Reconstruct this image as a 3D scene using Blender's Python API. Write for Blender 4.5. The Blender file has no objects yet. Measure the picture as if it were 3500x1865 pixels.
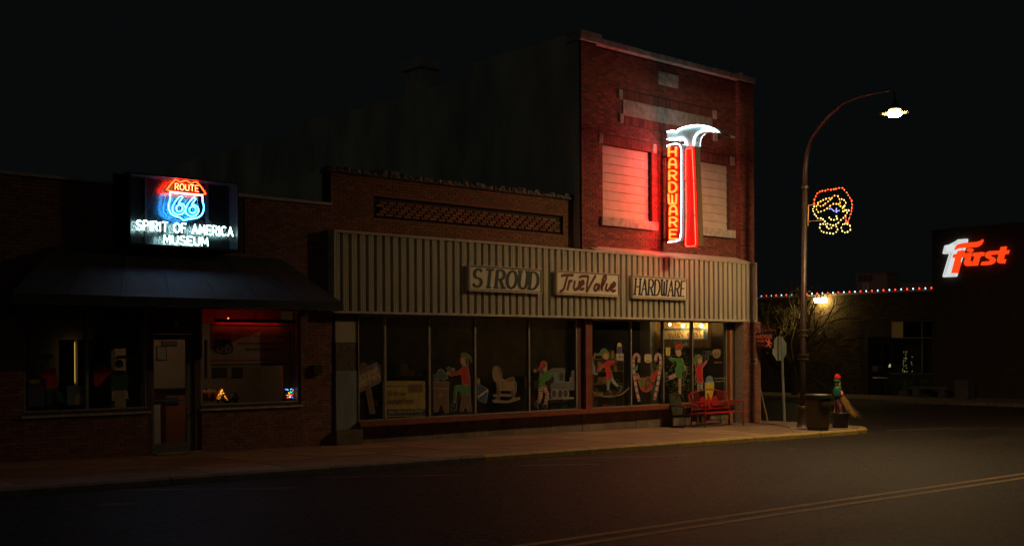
import bpy, math, random
from mathutils import Vector, Matrix
random.seed(11)
sc = bpy.context.scene
col = sc.collection

# ------------------------------------------------------------------ camera (survey of the street: x along the fronts, y into the block)
F, CX, HY, ROLL = 3850.0, 1750.0, 1199.0, 0.006
TH = math.atan(4300.0 / F)
fw = Vector((math.cos(TH), math.sin(TH), 0)); rt = Vector((math.sin(TH), -math.cos(TH), 0)); up = Vector((0, 0, 1))
cr = rt * math.cos(ROLL) - up * math.sin(ROLL); cu = up * math.cos(ROLL) + rt * math.sin(ROLL)
CAM = Vector((0, 0, 2.1))
cam = bpy.data.cameras.new("camera"); camo = bpy.data.objects.new("camera", cam); col.objects.link(camo)
m = Matrix.Identity(4)
for i in range(3):
    m[i][0] = cr[i]; m[i][1] = cu[i]; m[i][2] = -fw[i]; m[i][3] = CAM[i]
camo.matrix_world = m
cam.sensor_width = 36; cam.lens = F / 3500 * 36; cam.shift_y = (HY - 932.5) / 3500; cam.clip_end = 2000; cam.clip_start = 0.1
sc.camera = camo
# ------------------------------------------------------------------ night sky, faint skyglow
w = bpy.data.worlds.new("World"); sc.world = w; w.use_nodes = True
bg = w.node_tree.nodes["Background"]; bg.inputs[0].default_value = (0.0023, 0.0029, 0.0030, 1); bg.inputs[1].default_value = 1.0
sun = bpy.data.lights.new("ambient_fill", 'SUN'); sun.energy = 0.017; sun.angle = math.radians(40); sun.color = (1.0, 0.96, 0.82)  # dim wide sun added as fill for town glow on dark walls
suno = bpy.data.objects.new("ambient_fill", sun); col.objects.link(suno)
suno.rotation_euler = Vector((0.75, 0.6, -0.55)).to_track_quat('-Z', 'Y').to_euler()
sc.view_settings.view_transform = 'Standard'; sc.view_settings.look = 'None'; sc.view_settings.exposure = 0; sc.view_settings.gamma = 1
try:
    sc.cycles.max_bounces = 6; sc.cycles.transparent_max_bounces = 16; sc.cycles.sample_clamp_indirect = 6
    sc.cycles.caustics_reflective = False; sc.cycles.caustics_refractive = False
except Exception:
    pass

# ------------------------------------------------------------------ survey helpers
def ray(x, y): return fw + cr * ((x - CX) / F) - cu * ((y - HY) / F)
def S(x, y, Y): d = ray(x, y); return CAM + d * (Y / d.y)            # point on a plane parallel to the fronts
def SX(x, y, X): d = ray(x, y); return CAM + d * (X / d.x)           # point on a plane across the street
def gz(X): return -0.0137 * (min(X, 30.0) - 16)                      # street falls gently to the right
def SG(x, y, off=0.0):
    d = ray(x, y); p = CAM + d * ((0.0137 * 16 + off - CAM.z) / (d.z + 0.0137 * d.x))
    if p.x > 30: p = CAM + d * ((gz(30) + off - CAM.z) / d.z)
    return p
def lerp(a, b, t): return a + (b - a) * t
def Z(ox, oy, k, pts): return [(ox + a * k, oy + b * k) for a, b in pts]
def sm(pts, n=4, closed=True):
    out = []; N = len(pts); rng = range(N) if closed else range(N - 1)
    g = (lambda i: pts[i % N]) if closed else (lambda i: pts[max(0, min(N - 1, i))])
    for i in rng:
        p0, p1, p2, p3 = g(i - 1), g(i), g(i + 1), g(i + 2)
        for j in range(n):
            t = j / n
            out.append(tuple(0.5 * ((2 * b) + (-a + c) * t + (2 * a - 5 * b + 4 * c - d) * t * t + (-a + 3 * b - 3 * c + d) * t ** 3) for a, b, c, d in zip(p0, p1, p2, p3)))
    if not closed: out.append(tuple(pts[-1]))
    return out
def grow(pts, d):
    n = len(pts); A = sum(pts[i][0] * pts[(i + 1) % n][1] - pts[(i + 1) % n][0] * pts[i][1] for i in range(n)); s = 1 if A > 0 else -1
    out = []
    for i in range(n):
        a, b, c = Vector(pts[i - 1][:2]), Vector(pts[i][:2]), Vector(pts[(i + 1) % n][:2])
        e1 = (b - a); e2 = (c - b)
        n1 = Vector((e1.y, -e1.x)); n2 = Vector((e2.y, -e2.x))
        if n1.length > 1e-9: n1.normalize()
        if n2.length > 1e-9: n2.normalize()
        q = n1 + n2
        if q.length < 1e-6: q = n1
        q.normalize(); k = max(0.5, q.dot(n1)); b = b + q * (s * d / k); out.append((b.x, b.y))
    return out

# ------------------------------------------------------------------ materials
MATS = {}
def M(name, c=(0.5, 0.5, 0.5), r=0.7, nz=0.0, sc_=8.0, bump=0.0, metal=0.0, spec=0.5, emit=None, c2=None, stretch=(1, 1, 1), tint=0.0, bscale=None):
    if name in MATS: return MATS[name]
    mt = bpy.data.materials.new(name); MATS[name] = mt; mt.use_nodes = True; nt = mt.node_tree; N = nt.nodes; L = nt.links
    b = N["Principled BSDF"]; b.inputs["Base Color"].default_value = (*c, 1); b.inputs["Roughness"].default_value = r
    b.inputs["Metallic"].default_value = metal; b.inputs["Specular IOR Level"].default_value = spec
    if emit:
        s = max(emit); b.inputs["Emission Color"].default_value = (emit[0] / s, emit[1] / s, emit[2] / s, 1); b.inputs["Emission Strength"].default_value = s
    out = None
    if nz or bump:
        tc = N.new("ShaderNodeTexCoord"); mp = N.new("ShaderNodeMapping"); mp.inputs["Scale"].default_value = stretch
        L.new(tc.outputs["Object"], mp.inputs[0])
        t = N.new("ShaderNodeTexNoise"); t.inputs["Scale"].default_value = sc_; t.inputs["Detail"].default_value = 6; t.inputs["Roughness"].default_value = 0.65
        L.new(mp.outputs[0], t.inputs["Vector"])
        if nz:
            rp = N.new("ShaderNodeValToRGB"); e = rp.color_ramp.elements
            d = c2 if c2 else tuple(v * (1 - nz) for v in c)
            e[0].position = 0.32; e[0].color = (*d, 1); e[1].position = 0.68; e[1].color = (*[min(1, v * (1 + (0 if c2 else nz * 0.5))) for v in c], 1)
            L.new(t.outputs[0], rp.inputs[0]); out = rp.outputs[0]; L.new(out, b.inputs["Base Color"])
            rr = N.new("ShaderNodeMapRange"); rr.inputs[3].default_value = max(0, r - 0.12); rr.inputs[4].default_value = min(1, r + 0.12)
            L.new(t.outputs[0], rr.inputs[0]); L.new(rr.outputs[0], b.inputs["Roughness"])
        if bump:
            t2 = N.new("ShaderNodeTexNoise"); t2.inputs["Scale"].default_value = bscale or sc_ * 6; t2.inputs["Detail"].default_value = 4
            L.new(mp.outputs[0], t2.inputs["Vector"])
            bp = N.new("ShaderNodeBump"); bp.inputs["Strength"].default_value = bump; bp.inputs["Distance"].default_value = 0.02
            L.new(t2.outputs[0], bp.inputs["Height"]); L.new(bp.outputs[0], b.inputs["Normal"])
    if tint:
        at = N.new("ShaderNodeAttribute"); at.attribute_name = "tint"
        hs = N.new("ShaderNodeHueSaturation"); mr = N.new("ShaderNodeMapRange"); mr.inputs[3].default_value = 1 - tint; mr.inputs[4].default_value = 1 + tint
        L.new(at.outputs["Fac"], mr.inputs[0]); L.new(mr.outputs[0], hs.inputs["Value"])
        if out: L.new(out, hs.inputs["Color"])
        else: hs.inputs["Color"].default_value = (*c, 1)
        L.new(hs.outputs[0], b.inputs["Base Color"])
    return mt
def glassmat(name, tintc=(1, 1, 1), rough=0.0, ior=1.5, dirt=0.0):
    if name in MATS: return MATS[name]
    mt = bpy.data.materials.new(name); MATS[name] = mt; mt.use_nodes = True; nt = mt.node_tree; N = nt.nodes; L = nt.links
    N.remove(N["Principled BSDF"]); o = N["Material Output"]
    tr = N.new("ShaderNodeBsdfTransparent"); tr.inputs[0].default_value = (*tintc, 1); gl = N.new("ShaderNodeBsdfGlossy"); gl.inputs["Roughness"].default_value = rough
    fr = N.new("ShaderNodeFresnel"); fr.inputs[0].default_value = ior; mx = N.new("ShaderNodeMixShader")
    ge = N.new("ShaderNodeNewGeometry"); sb_ = N.new("ShaderNodeMath"); sb_.operation = 'SUBTRACT'; sb_.inputs[0].default_value = 1.0; ml = N.new("ShaderNodeMath"); ml.operation = 'MULTIPLY'   # no mirror on the way out of the pane
    L.new(ge.outputs["Backfacing"], sb_.inputs[1]); L.new(fr.outputs[0], ml.inputs[0]); L.new(sb_.outputs[0], ml.inputs[1])
    L.new(ml.outputs[0], mx.inputs[0]); L.new(tr.outputs[0], mx.inputs[1]); L.new(gl.outputs[0], mx.inputs[2])
    last = mx.outputs[0]
    if dirt:
        df = N.new("ShaderNodeBsdfDiffuse"); df.inputs[0].default_value = (0.5, 0.48, 0.42, 1); m2 = N.new("ShaderNodeMixShader")
        tx = N.new("ShaderNodeTexNoise"); tx.inputs["Scale"].default_value = 1.6; tx.inputs["Detail"].default_value = 6
        mr = N.new("ShaderNodeMapRange"); mr.inputs[1].default_value = 0.4; mr.inputs[2].default_value = 0.75; mr.inputs[3].default_value = dirt * 0.3; mr.inputs[4].default_value = dirt
        tc = N.new("ShaderNodeTexCoord"); L.new(tc.outputs["Object"], tx.inputs["Vector"]); L.new(tx.outputs[0], mr.inputs[0]); L.new(mr.outputs[0], m2.inputs[0])
        L.new(last, m2.inputs[1]); L.new(df.outputs[0], m2.inputs[2]); last = m2.outputs[0]
    L.new(last, o.inputs[0]); return mt
def EM(name, rgb):
    return M(name, (0.02, 0.02, 0.02), 0.4, emit=rgb)

# ------------------------------------------------------------------ mesh builder
class MB:
    def __init__(s): s.v = []; s.f = []; s.t = []
    def add(s, vs, fs, t=0.5):
        o = len(s.v); s.v += [tuple(p) for p in vs]; s.f += [[i + o for i in f] for f in fs]; s.t += [t] * len(fs); return s
    def box(s, x0, x1, y0, y1, z0, z1, t=0.5):
        return s.add([(x0, y0, z0), (x1, y0, z0), (x1, y1, z0), (x0, y1, z0), (x0, y0, z1), (x1, y0, z1), (x1, y1, z1), (x0, y1, z1)],
                     [(0, 3, 2, 1), (4, 5, 6, 7), (0, 1, 5, 4), (1, 2, 6, 5), (2, 3, 7, 6), (3, 0, 4, 7)], t)
    def ext(s, pts, off):                                            # polygon of 3d points pushed along off
        n = len(pts); pts = [Vector(p) for p in pts]; off = Vector(off)
        return s.add(pts + [p + off for p in pts], [list(range(n)), list(range(2 * n - 1, n - 1, -1))] + [[i, i + n, (i + 1) % n + n, (i + 1) % n] for i in range(n)])
    def poly(s, pts): return s.add(pts, [list(range(len(pts)))])
    def tube(s, pts, r, n=6, closed=False, r1=None):
        P = [Vector(p) for p in pts]; k = len(P); vs = []; prev = None
        for i, p in enumerate(P):
            a = P[i - 1] if (i or closed) else P[i]; b = P[(i + 1) % k] if (i < k - 1 or closed) else P[i]
            d = (b - a)
            if d.length < 1e-9: d = Vector((0, 0, 1))
            d.normalize()
            if prev is None: u_ = d.orthogonal().normalized()
            else:
                u_ = prev - d * prev.dot(d)
                u_ = u_.normalized() if u_.length > 1e-6 else d.orthogonal().normalized()
            prev = u_; v_ = d.cross(u_); rr = r if r1 is None else lerp(r, r1, i / max(1, k - 1))
            vs += [p + (u_ * math.cos(2 * math.pi * j / n) + v_ * math.sin(2 * math.pi * j / n)) * rr for j in range(n)]
        fs = []
        for i in range(k if closed else k - 1):
            i2 = (i + 1) % k
            fs += [[i * n + j, i * n + (j + 1) % n, i2 * n + (j + 1) % n, i2 * n + j] for j in range(n)]
        if not closed: fs += [list(range(n - 1, -1, -1)), list(range((k - 1) * n, k * n))]
        return s.add(vs, fs)
    def lathe(s, prof, c=(0, 0, 0), n=16, sx=1, sy=1):
        vs = [(c[0] + r * sx * math.cos(2 * math.pi * j / n), c[1] + r * sy * math.sin(2 * math.pi * j / n), c[2] + z) for r, z in prof for j in range(n)]
        fs = [[i * n + j, i * n + (j + 1) % n, (i + 1) * n + (j + 1) % n, (i + 1) * n + j] for i in range(len(prof) - 1) for j in range(n)]
        fs += [list(range(n - 1, -1, -1)), list(range((len(prof) - 1) * n, len(prof) * n))]
        return s.add(vs, fs)
    def ball(s, c, r, n=8, sz=1.0):
        return s.lathe([(r * math.sin(math.pi * i / 6) + 1e-4, -r * sz * math.cos(math.pi * i / 6)) for i in range(7)], c, n)
    def mesh(s, name, mat):
        me = bpy.data.meshes.new(name); me.from_pydata(s.v, [], s.f); me.materials.append(mat)
        if len(set(s.t)) > 1 or (s.t and s.t[0] != 0.5):
            a = me.attributes.new("tint", 'FLOAT', 'FACE'); a.data.foreach_set("value", s.t)
        me.validate(); me.update(); return me
    def build(s, name, mat, parent=None, smooth=False, kind=None, label=None):
        me = s.mesh(name, mat)
        if smooth: me.polygons.foreach_set("use_smooth", [True] * len(me.polygons))
        o = bpy.data.objects.new(name, me); col.objects.link(o); par(o, parent)
        if kind: o["kind"] = kind
        if label: o["label"] = label
        return o
def par(o, p):
    if p is not None:
        o.parent = p
        o.matrix_parent_inverse = Matrix.Translation(-Vector(p["base"])) if "base" in p else Matrix.Identity(4)
def tag(o, label, cat, group=None, kind=None):
    o["label"] = label; o["category"] = cat
    if group: o["group"] = group
    if kind: o["kind"] = kind
    return o
def thing(name, label, cat, loc, group=None):
    o = bpy.data.objects.new(name, None); col.objects.link(o); o.location = loc; o["base"] = tuple(loc); o.empty_display_size = 0.2
    return tag(o, label, cat, group)
def struct(o): o["kind"] = "structure"; return o

# ------------------------------------------------------------------ lettering
def fonttext(body, shear=0.0):
    c = bpy.data.curves.new("t", 'FONT'); c.body = body; c.shear = shear; c.resolution_u = 2
    o = bpy.data.objects.new("t", c); col.objects.link(o); dg = bpy.context.evaluated_depsgraph_get(); dg.update()
    me = bpy.data.meshes.new_from_object(o.evaluated_get(dg)); vs = [(v.co.x, v.co.y) for v in me.vertices]; fs = [list(p.vertices) for p in me.polygons]
    bpy.data.objects.remove(o); bpy.data.curves.remove(c); bpy.data.meshes.remove(me)
    x0 = min(v[0] for v in vs); x1 = max(v[0] for v in vs); y0 = min(v[1] for v in vs); y1 = max(v[1] for v in vs)
    return [((a - x0) / (x1 - x0), (b - y0) / (y1 - y0)) for a, b in vs], fs
TX = {}
for t_, sh_ in (("Ship where you Shop!", 0.25), ("Ship", 0), ("Here!", 0), ("your", 0.3), ("package", 0.3), ("HARDWARE", 0), ("STORE", 0), ("True Value", 0.35), ("Spirit of America Museum", 0),
                ("This Business", 0.1), ("is FOR SALE!", 0.1), ("Call- 918 968-3942", 0.1), ("ROUTE", 0), ("66", 0), ("US", 0), ("OPEN", 0.2), ("OKLAHOMA", 0), ("Ship and drop off", 0), ("packages here", 0)):
    TX[t_] = fonttext(t_, sh_)
def put(mb, body, P00, P10, P01):                                   # lettering fitted between three corners (lower left, lower right, upper left)
    vs, fs = TX[body]; a, b, c = Vector(P00), Vector(P10), Vector(P01)
    return mb.add([a + (b - a) * u_ + (c - a) * v_ for u_, v_ in vs], fs)
def arc(cx, cy, rx, ry, a0, a1, n=8): return [(cx + rx * math.cos(math.radians(lerp(a0, a1, i / n))), cy + ry * math.sin(math.radians(lerp(a0, a1, i / n)))) for i in range(n + 1)]
LET = {'A': [[(0, 0), (.05, .72)] + arc(.35, .72, .3, .28, 180, 0, 6) + [(.7, 0)], [(.04, .4), (.66, .4)]],
       'a': [[(0, 0), (.36, 1), (.72, 0)], [(.14, .36), (.58, .36)]],
       'C': [arc(.38, .5, .38, .5, 50, 310, 10)], 'D': [[(0, 0), (0, 1), (.25, 1)] + arc(.25, .5, .45, .5, 90, -90, 8) + [(0, 0)]],
       'E': [[(.6, 1), (0, 1), (0, 0), (.6, 0)], [(0, .52), (.5, .52)]], 'F': [[(.6, 1), (0, 1), (0, 0)], [(0, .52), (.5, .52)]],
       'H': [[(0, 0), (0, 1)], [(.65, 0), (.65, 1)], [(0, .5), (.65, .5)]], 'I': [[(0.05, 0), (0.05, 1)]],
       'M': [[(0, 0), (.1, 1), (.4, .25), (.7, 1), (.8, 0)]], 'O': [arc(.4, .5, .4, .5, 90, 450, 12)],
       'P': [[(0, 0), (0, 1), (.3, 1)] + arc(.3, .74, .32, .26, 90, -90, 6) + [(0, .48)]],
       'R': [[(0, 0), (0, 1), (.3, 1)] + arc(.3, .74, .32, .26, 90, -90, 6) + [(0, .48)], [(.3, .48), (.62, 0)]],
       'S': [arc(.33, .74, .3, .26, 30, 250, 7) + arc(.33, .25, .33, .25, 80, -160, 8)],
       'T': [[(0, 1), (.7, 1)], [(.35, 1), (.35, 0)]], 'U': [[(0, 1), (0, .35)] + arc(.33, .33, .33, .33, 180, 360, 6) + [(.66, 1)]],
       'W': [[(0, 1), (.04, .25)] + arc(.2, .2, .16, .2, 180, 340, 4) + [(.36, .9), (.4, .2)] + arc(.56, .2, .16, .2, 200, 360, 4) + [(.76, 1)]]}
WID = {'I': .12, 'M': .8, 'O': .8, 'W': .76, 'C': .68, 'D': .7, 'A': .7, 'a': .72, 'S': .66, 'T': .7, 'R': .62, 'P': .62, 'E': .6, 'F': .6, 'H': .65, 'U': .66, ' ': .35}
def strokes(word, gap=.22):
    x = 0; out = []
    for ch in word:
        for s_ in LET.get(ch, []): out.append([(x + a, b) for a, b in s_])
        x += WID[ch] + gap
    W_ = x - gap
    return [[(a / W_, b) for a, b in s_] for s_ in out]
def ribbon(mb, pts, w, N_):                                          # flat painted stroke of width w; N_ maps 2d to 3d
    n = len(pts); L_, R_ = [], []
    for i, p in enumerate(pts):
        a = Vector(pts[max(0, i - 1)]); b = Vector(pts[min(n - 1, i + 1)]); d = (b - a)
        d = d.normalized() if d.length > 1e-9 else Vector((1, 0)); q = Vector((-d.y, d.x)) * (w / 2); p = Vector(p)
        if i == 0: p = p - d * w * .12
        if i == n - 1: p = p + d * w * .12
        L_.append(N_(p + q)); R_.append(N_(p - q))
    return mb.add(L_ + R_, [[i, i + 1, n + i + 1, n + i] for i in range(n - 1)])

# ------------------------------------------------------------------ shared materials
brick_red = M("red_brick", (0.235, 0.078, 0.052), 0.85, 0.35, 9, 0.4, tint=0.38)
brick_tan = M("orange_brick", (0.27, 0.12, 0.06), 0.85, 0.3, 9, 0.4, tint=0.22)
brick_dark = M("brown_brick", (0.26, 0.12, 0.085), 0.85, 0.3, 9, 0.4, tint=0.3)
mortar = M("mortar", (0.075, 0.062, 0.052), 0.95, 0.4, 14)
mortar_l = M("pale_mortar", (0.36, 0.31, 0.25), 0.95, 0.4, 14)
stucco = M("stained_stucco_wall", (0.66, 0.63, 0.52), 0.95, 0.45, 0.55, 0.3, stretch=(1, 1, 0.35), bscale=12)
stone = M("weathered_stone", (0.52, 0.47, 0.40), 0.9, 0.5, 5, 0.3)
board = M("painted_board", (0.62, 0.55, 0.43), 0.75, 0.16, 4, 0.1)
siding = M("ribbed_steel_siding", (0.58, 0.54, 0.42), 0.55, 0.34, 2.2, stretch=(3, 1, 0.22))
flash = M("sheet_metal_flashing", (0.52, 0.47, 0.38), 0.5, 0.25, 5)
alu = M("aluminium_frame", (0.42, 0.40, 0.35), 0.4, 0.2, 6, metal=0.6)
darkframe = M("dark_bronze_frame", (0.03, 0.03, 0.03), 0.5)
glass = glassmat("window_glass", (0.93, 0.95, 0.93), 0.0, 1.5, 0.025)
black = M("black_paint", (0.018, 0.018, 0.018), 0.5)
concrete = M("worn_concrete", (0.21, 0.165, 0.125), 0.9, 0.38, 1.6, 0.35, bscale=60)
redwood = M("red_painted_wood", (0.21, 0.052, 0.03), 0.55, 0.3, 3, stretch=(0.4, 1, 1))
darkroom = M("dark_interior", (0.05, 0.045, 0.04), 0.9)
whitep = M("white_paint", (0.72, 0.70, 0.64), 0.6)
FY = 21.35     # front wall plane of the two storey building and the museum
OY = 21.65     # one storey brick front, set back a little
GY = 21.45     # shop window glass

# ------------------------------------------------------------------ the ground
def sheet(name, x0, x1, y0, y1, off, mat, step=2.0):
    mb = MB(); xs = [x0]
    while xs[-1] < x1: xs.append(min(x1, (30.0 if xs[-1] < 30 < xs[-1] + step else xs[-1] + step)))
    vs = []
    for x in xs: vs += [(x, y0, gz(x) + off), (x, y1, gz(x) + off)]
    mb.add(vs, [[2 * i, 2 * i + 2, 2 * i + 3, 2 * i + 1] for i in range(len(xs) - 1)])
    return mb.build(name, mat)
asphalt = M("asphalt", (0.0125, 0.0118, 0.0115), 0.66, 0.5, 0.9, 1.0, bscale=70, spec=0.22, stretch=(.16, 1, 1))
_n = asphalt.node_tree; _b = _n.nodes["Principled BSDF"]; _src = _b.inputs["Base Color"].links[0].from_socket
_tc = _n.nodes.new("ShaderNodeTexCoord"); _v = _n.nodes.new("ShaderNodeTexVoronoi"); _v.inputs["Scale"].default_value = 26; _n.links.new(_tc.outputs["Object"], _v.inputs["Vector"])
_w = _n.nodes.new("ShaderNodeSeparateColor"); _n.links.new(_v.outputs["Color"], _w.inputs[0])
_r = _n.nodes.new("ShaderNodeValToRGB"); _r.color_ramp.elements[0].position = 0.45; _r.color_ramp.elements[0].color = (.45, .45, .45, 1); _r.color_ramp.elements[1].position = 0.97; _r.color_ramp.elements[1].color = (5.5, 5.0, 4.5, 1); _n.links.new(_w.outputs[0], _r.inputs[0])   # pale stone chips in the tar
_m = _n.nodes.new("ShaderNodeMix"); _m.data_type = 'RGBA'; _m.blend_type = 'MULTIPLY'; _m.inputs[0].default_value = 1; _n.links.new(_src, _m.inputs[6]); _n.links.new(_r.outputs[0], _m.inputs[7]); _n.links.new(_m.outputs[2], _b.inputs["Base Color"])
struct(sheet("road", -60, 260, -60, 240, -0.13, asphalt, 6))
# sidewalk bed, slabs, raised corner slab
bed = MB(); CC = (28.4, 19.1); RA = 1.9
xs = [-14] + [i for i in range(-12, 29, 2)] + [28.4]
vs = []
for x in xs: vs += [(x, 17.2, gz(x) - .012), (x, 24, gz(x) - .012)]
bed.add(vs, [[2 * i, 2 * i + 2, 2 * i + 3, 2 * i + 1] for i in range(len(xs) - 1)])
bed.poly([(28.4, 17.2, gz(28.4) - .012)] + [(CC[0] + (RA) * math.cos(a), CC[1] + RA * math.sin(a), gz(CC[0] + RA * math.cos(a)) - .012) for a in [math.radians(-90 + 11.25 * i) for i in range(1, 9)]] + [(30.3, 50, gz(30) - .012), (28.4, 50, gz(28.4) - .012)])
walk = struct(bed.build("sidewalk", M("joint_grit", (0.07, 0.06, 0.05), 0.95)))
SLM = []
for k in range(4):
    mb = MB(); mb.box(-.742, .742, -.708, .708, -.1, 0, [0.1, .4, .65, .95][k]); SLM.append(mb.mesh("slab", M("concrete_slab", (0.25, 0.16, 0.10), 0.88, 0.4, 1.1, 0.35, bscale=70, tint=0.2)))
for i in range(-9, 20):
    for j in range(3):
        x = -0.2 + 1.5 * i + .75; y = 17.36 + 1.43 * j + .715
        if x > 29.0 or x > lerp(26.6, 29.3, (y - 17.4) / 3.6) - 0.2 and x > 26: continue
        o = bpy.data.objects.new("slab", SLM[random.randrange(4)]); col.objects.link(o); o.location = (x, y, gz(x) + random.uniform(-.003, .003)); o.rotation_euler = (0, math.atan(.0137), random.uniform(-.002, .002)); par(o, walk)
ramp = [(25.6, 17.37), (28.4, 17.37)] + [(CC[0] + 1.72 * math.cos(math.radians(a)), CC[1] + 1.72 * math.sin(math.radians(a))) for a in range(-80, 1, 10)] + [(30.12, 30), (29.42, 30), (29.42, 21.1), (27.45, 18.75)]
mb = MB(); mb.ext([(x, y, gz(x) + .02) for x, y in ramp], (0, 0, -.1)); mb.build("corner_slab", concrete, walk)
mb = MB(); mb.ext([(x, y, gz(x) + .004) for x, y in [(24.6, 17.37), (26.6, 17.37), (27.42, 18.72), (29.4, 21.08), (29.4, 21.6), (26.5, 21.6)]], (0, 0, -.1)); mb.build("slab", SLM[1].materials[0], walk)
# kerb stones
yel = M("yellow_kerb_paint", (0.46, 0.32, 0.06), 0.7, 0.55, 5, 0.4, c2=(0.22, 0.17, 0.08), bscale=30)
grey_k = M("kerb_concrete", (0.22, 0.19, 0.16), 0.9, 0.4, 4, 0.3, bscale=30)
kerb = struct(MB().box(-14, 28.3, 17.29, 17.32, -.3, -.22).build("kerb", grey_k))
def kerbpiece(pts_out, pts_in, mat, nm="kerb_stone"):
    mb = MB(); n = len(pts_out); vs = []
    for (a, b), (c, d) in zip(pts_out, pts_in):
        vs += [(a, b, gz(a) - .16), (a, b + .0, gz(a) - .035), (lerp(a, c, .25), lerp(b, d, .25), gz(a) + .004), (c, d, gz(c) + .006), (c, d, gz(c) - .16)]
    fs = [[i * 5 + j, (i + 1) * 5 + j, (i + 1) * 5 + j + 1, i * 5 + j + 1] for i in range(n - 1) for j in range(4)]
    fs += [[4, 3, 2, 1, 0], [(n - 1) * 5 + j for j in range(5)]]
    return mb.add(vs, fs).build(nm, mat, kerb)
x = -13.0
while x < 28.0:
    nx = min(28.4, x + 3.0)
    if x < 14.6 < nx: nx = 14.6
    kerbpiece([(x + .012, 17.15), (nx - .012, 17.15)], [(x + .012, 17.345), (nx - .012, 17.345)], yel if x > 14.5 else grey_k); x = nx
A_ = [math.radians(a) for a in range(-89, -19, 10)]
kerbpiece([(CC[0] + 1.95 * math.cos(a), CC[1] + 1.95 * math.sin(a)) for a in A_], [(CC[0] + 1.75 * math.cos(a), CC[1] + 1.75 * math.sin(a)) for a in A_], yel)
A_ = [math.radians(a) for a in range(-19, 2, 10)]
kerbpiece([(CC[0] + 1.95 * math.cos(a), CC[1] + 1.95 * math.sin(a)) for a in A_] + [(30.35, 50)], [(CC[0] + 1.75 * math.cos(a), CC[1] + 1.75 * math.sin(a)) for a in A_] + [(30.15, 50)], grey_k)
# far sidewalk in front of the bank
mb = MB(); mb.box(46.6, 51.1, 5, 70, -.5, gz(30)); fsw = struct(mb.build("bank_sidewalk", concrete))
mb = MB(); mb.box(46.42, 46.59, 5, 70, -.5, gz(30) + .01); mb.build("kerb_stone", grey_k, fsw)
# road paint
ypaint = M("worn_yellow_line", (0.55, 0.36, 0.12), 0.7, 0.6, 7, 0.5, c2=(0.26, 0.17, 0.07), bscale=80)
wpaint = M("worn_white_line", (0.20, 0.175, 0.15), 0.7, 0.75, 6, 0.4, c2=(0.04, 0.036, 0.032), bscale=80)
mk = struct(sheet("road_marking", -20, 120, 8.70, 8.83, -.125, ypaint)); sheet("painted_line", -20, 120, 9.03, 9.16, -.125, ypaint).parent = mk
def roadline(p, q, wd):
    a, b = SG(*p, -.125), SG(*q, -.125); d = (b - a); d.z = 0; d.normalize(); n_ = Vector((-d.y, d.x, 0)) * (wd / 2)
    MB().poly([a + n_, a - n_, b - n_, b + n_]).build("painted_line", wpaint, mk)
for p, q, wd in (((1842, 1568), (2349, 1555), .1), ((1760, 1590), (2045, 1584), .1), ((370, 1674), (1010, 1665), .09), ((336, 1721), (455, 1720), .08), ((1082, 1629), (1590, 1621), .09),
                 ((3027, 1471), (3253, 1462), .14), ((3262, 1466), (3438, 1460), .14), ((3450, 1466), (3520, 1464), .14), ((2696, 1533), (2722, 1534), .2)): roadline(p, q, wd)
crack = M("road_crack", (0.012, 0.011, 0.01), 0.95)
a = [SG(1600 + u_ * .3727, 1380 + v_ * .3727, -.126) for u_, v_ in ((1225, 638), (1400, 650), (1560, 675), (1740, 692), (1900, 712), (2080, 742), (2250, 765), (2520, 800))]
mb = MB(); n_ = len(a); off = [Vector((0, .012 + .012 * random.random(), 0)) for _ in a]
mb.add([p + o for p, o in zip(a, off)] + [p - o for p, o in zip(a, off)], [[i, n_ + i, n_ + i + 1, i + 1] for i in range(n_ - 1)]); mb.build("crack", crack, mk)
# dry leaves blown against the kerb
mb = MB()
for i in range(150):
    x = random.choice([random.gauss(17.5, 1.2), random.gauss(22.5, 1), random.gauss(25, 1), random.uniform(6, 29), random.uniform(6, 29)]); y = 17.13 - abs(random.gauss(0, .05)) if random.random() < .82 else random.uniform(10, 21)
    z = gz(x) + (.004 if y > 17.3 else -.125) + .006; s_ = random.uniform(.02, .05); a_ = random.random() * 6.3
    c_, d_ = math.cos(a_) * s_, math.sin(a_) * s_
    mb.poly([(x + c_, y + d_, z + random.uniform(0, .02)), (x - d_ * .5, y + c_ * .5, z + .012), (x - c_, y - d_, z + random.uniform(0, .02)), (x + d_ * .5, y - c_ * .5, z)])
tag(mb.build("dry_leaves", M("dry_leaf", (0.28, 0.15, 0.06), 0.8)), "scattered dry leaves and litter lying along the kerb", "leaves", kind="stuff")

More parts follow.
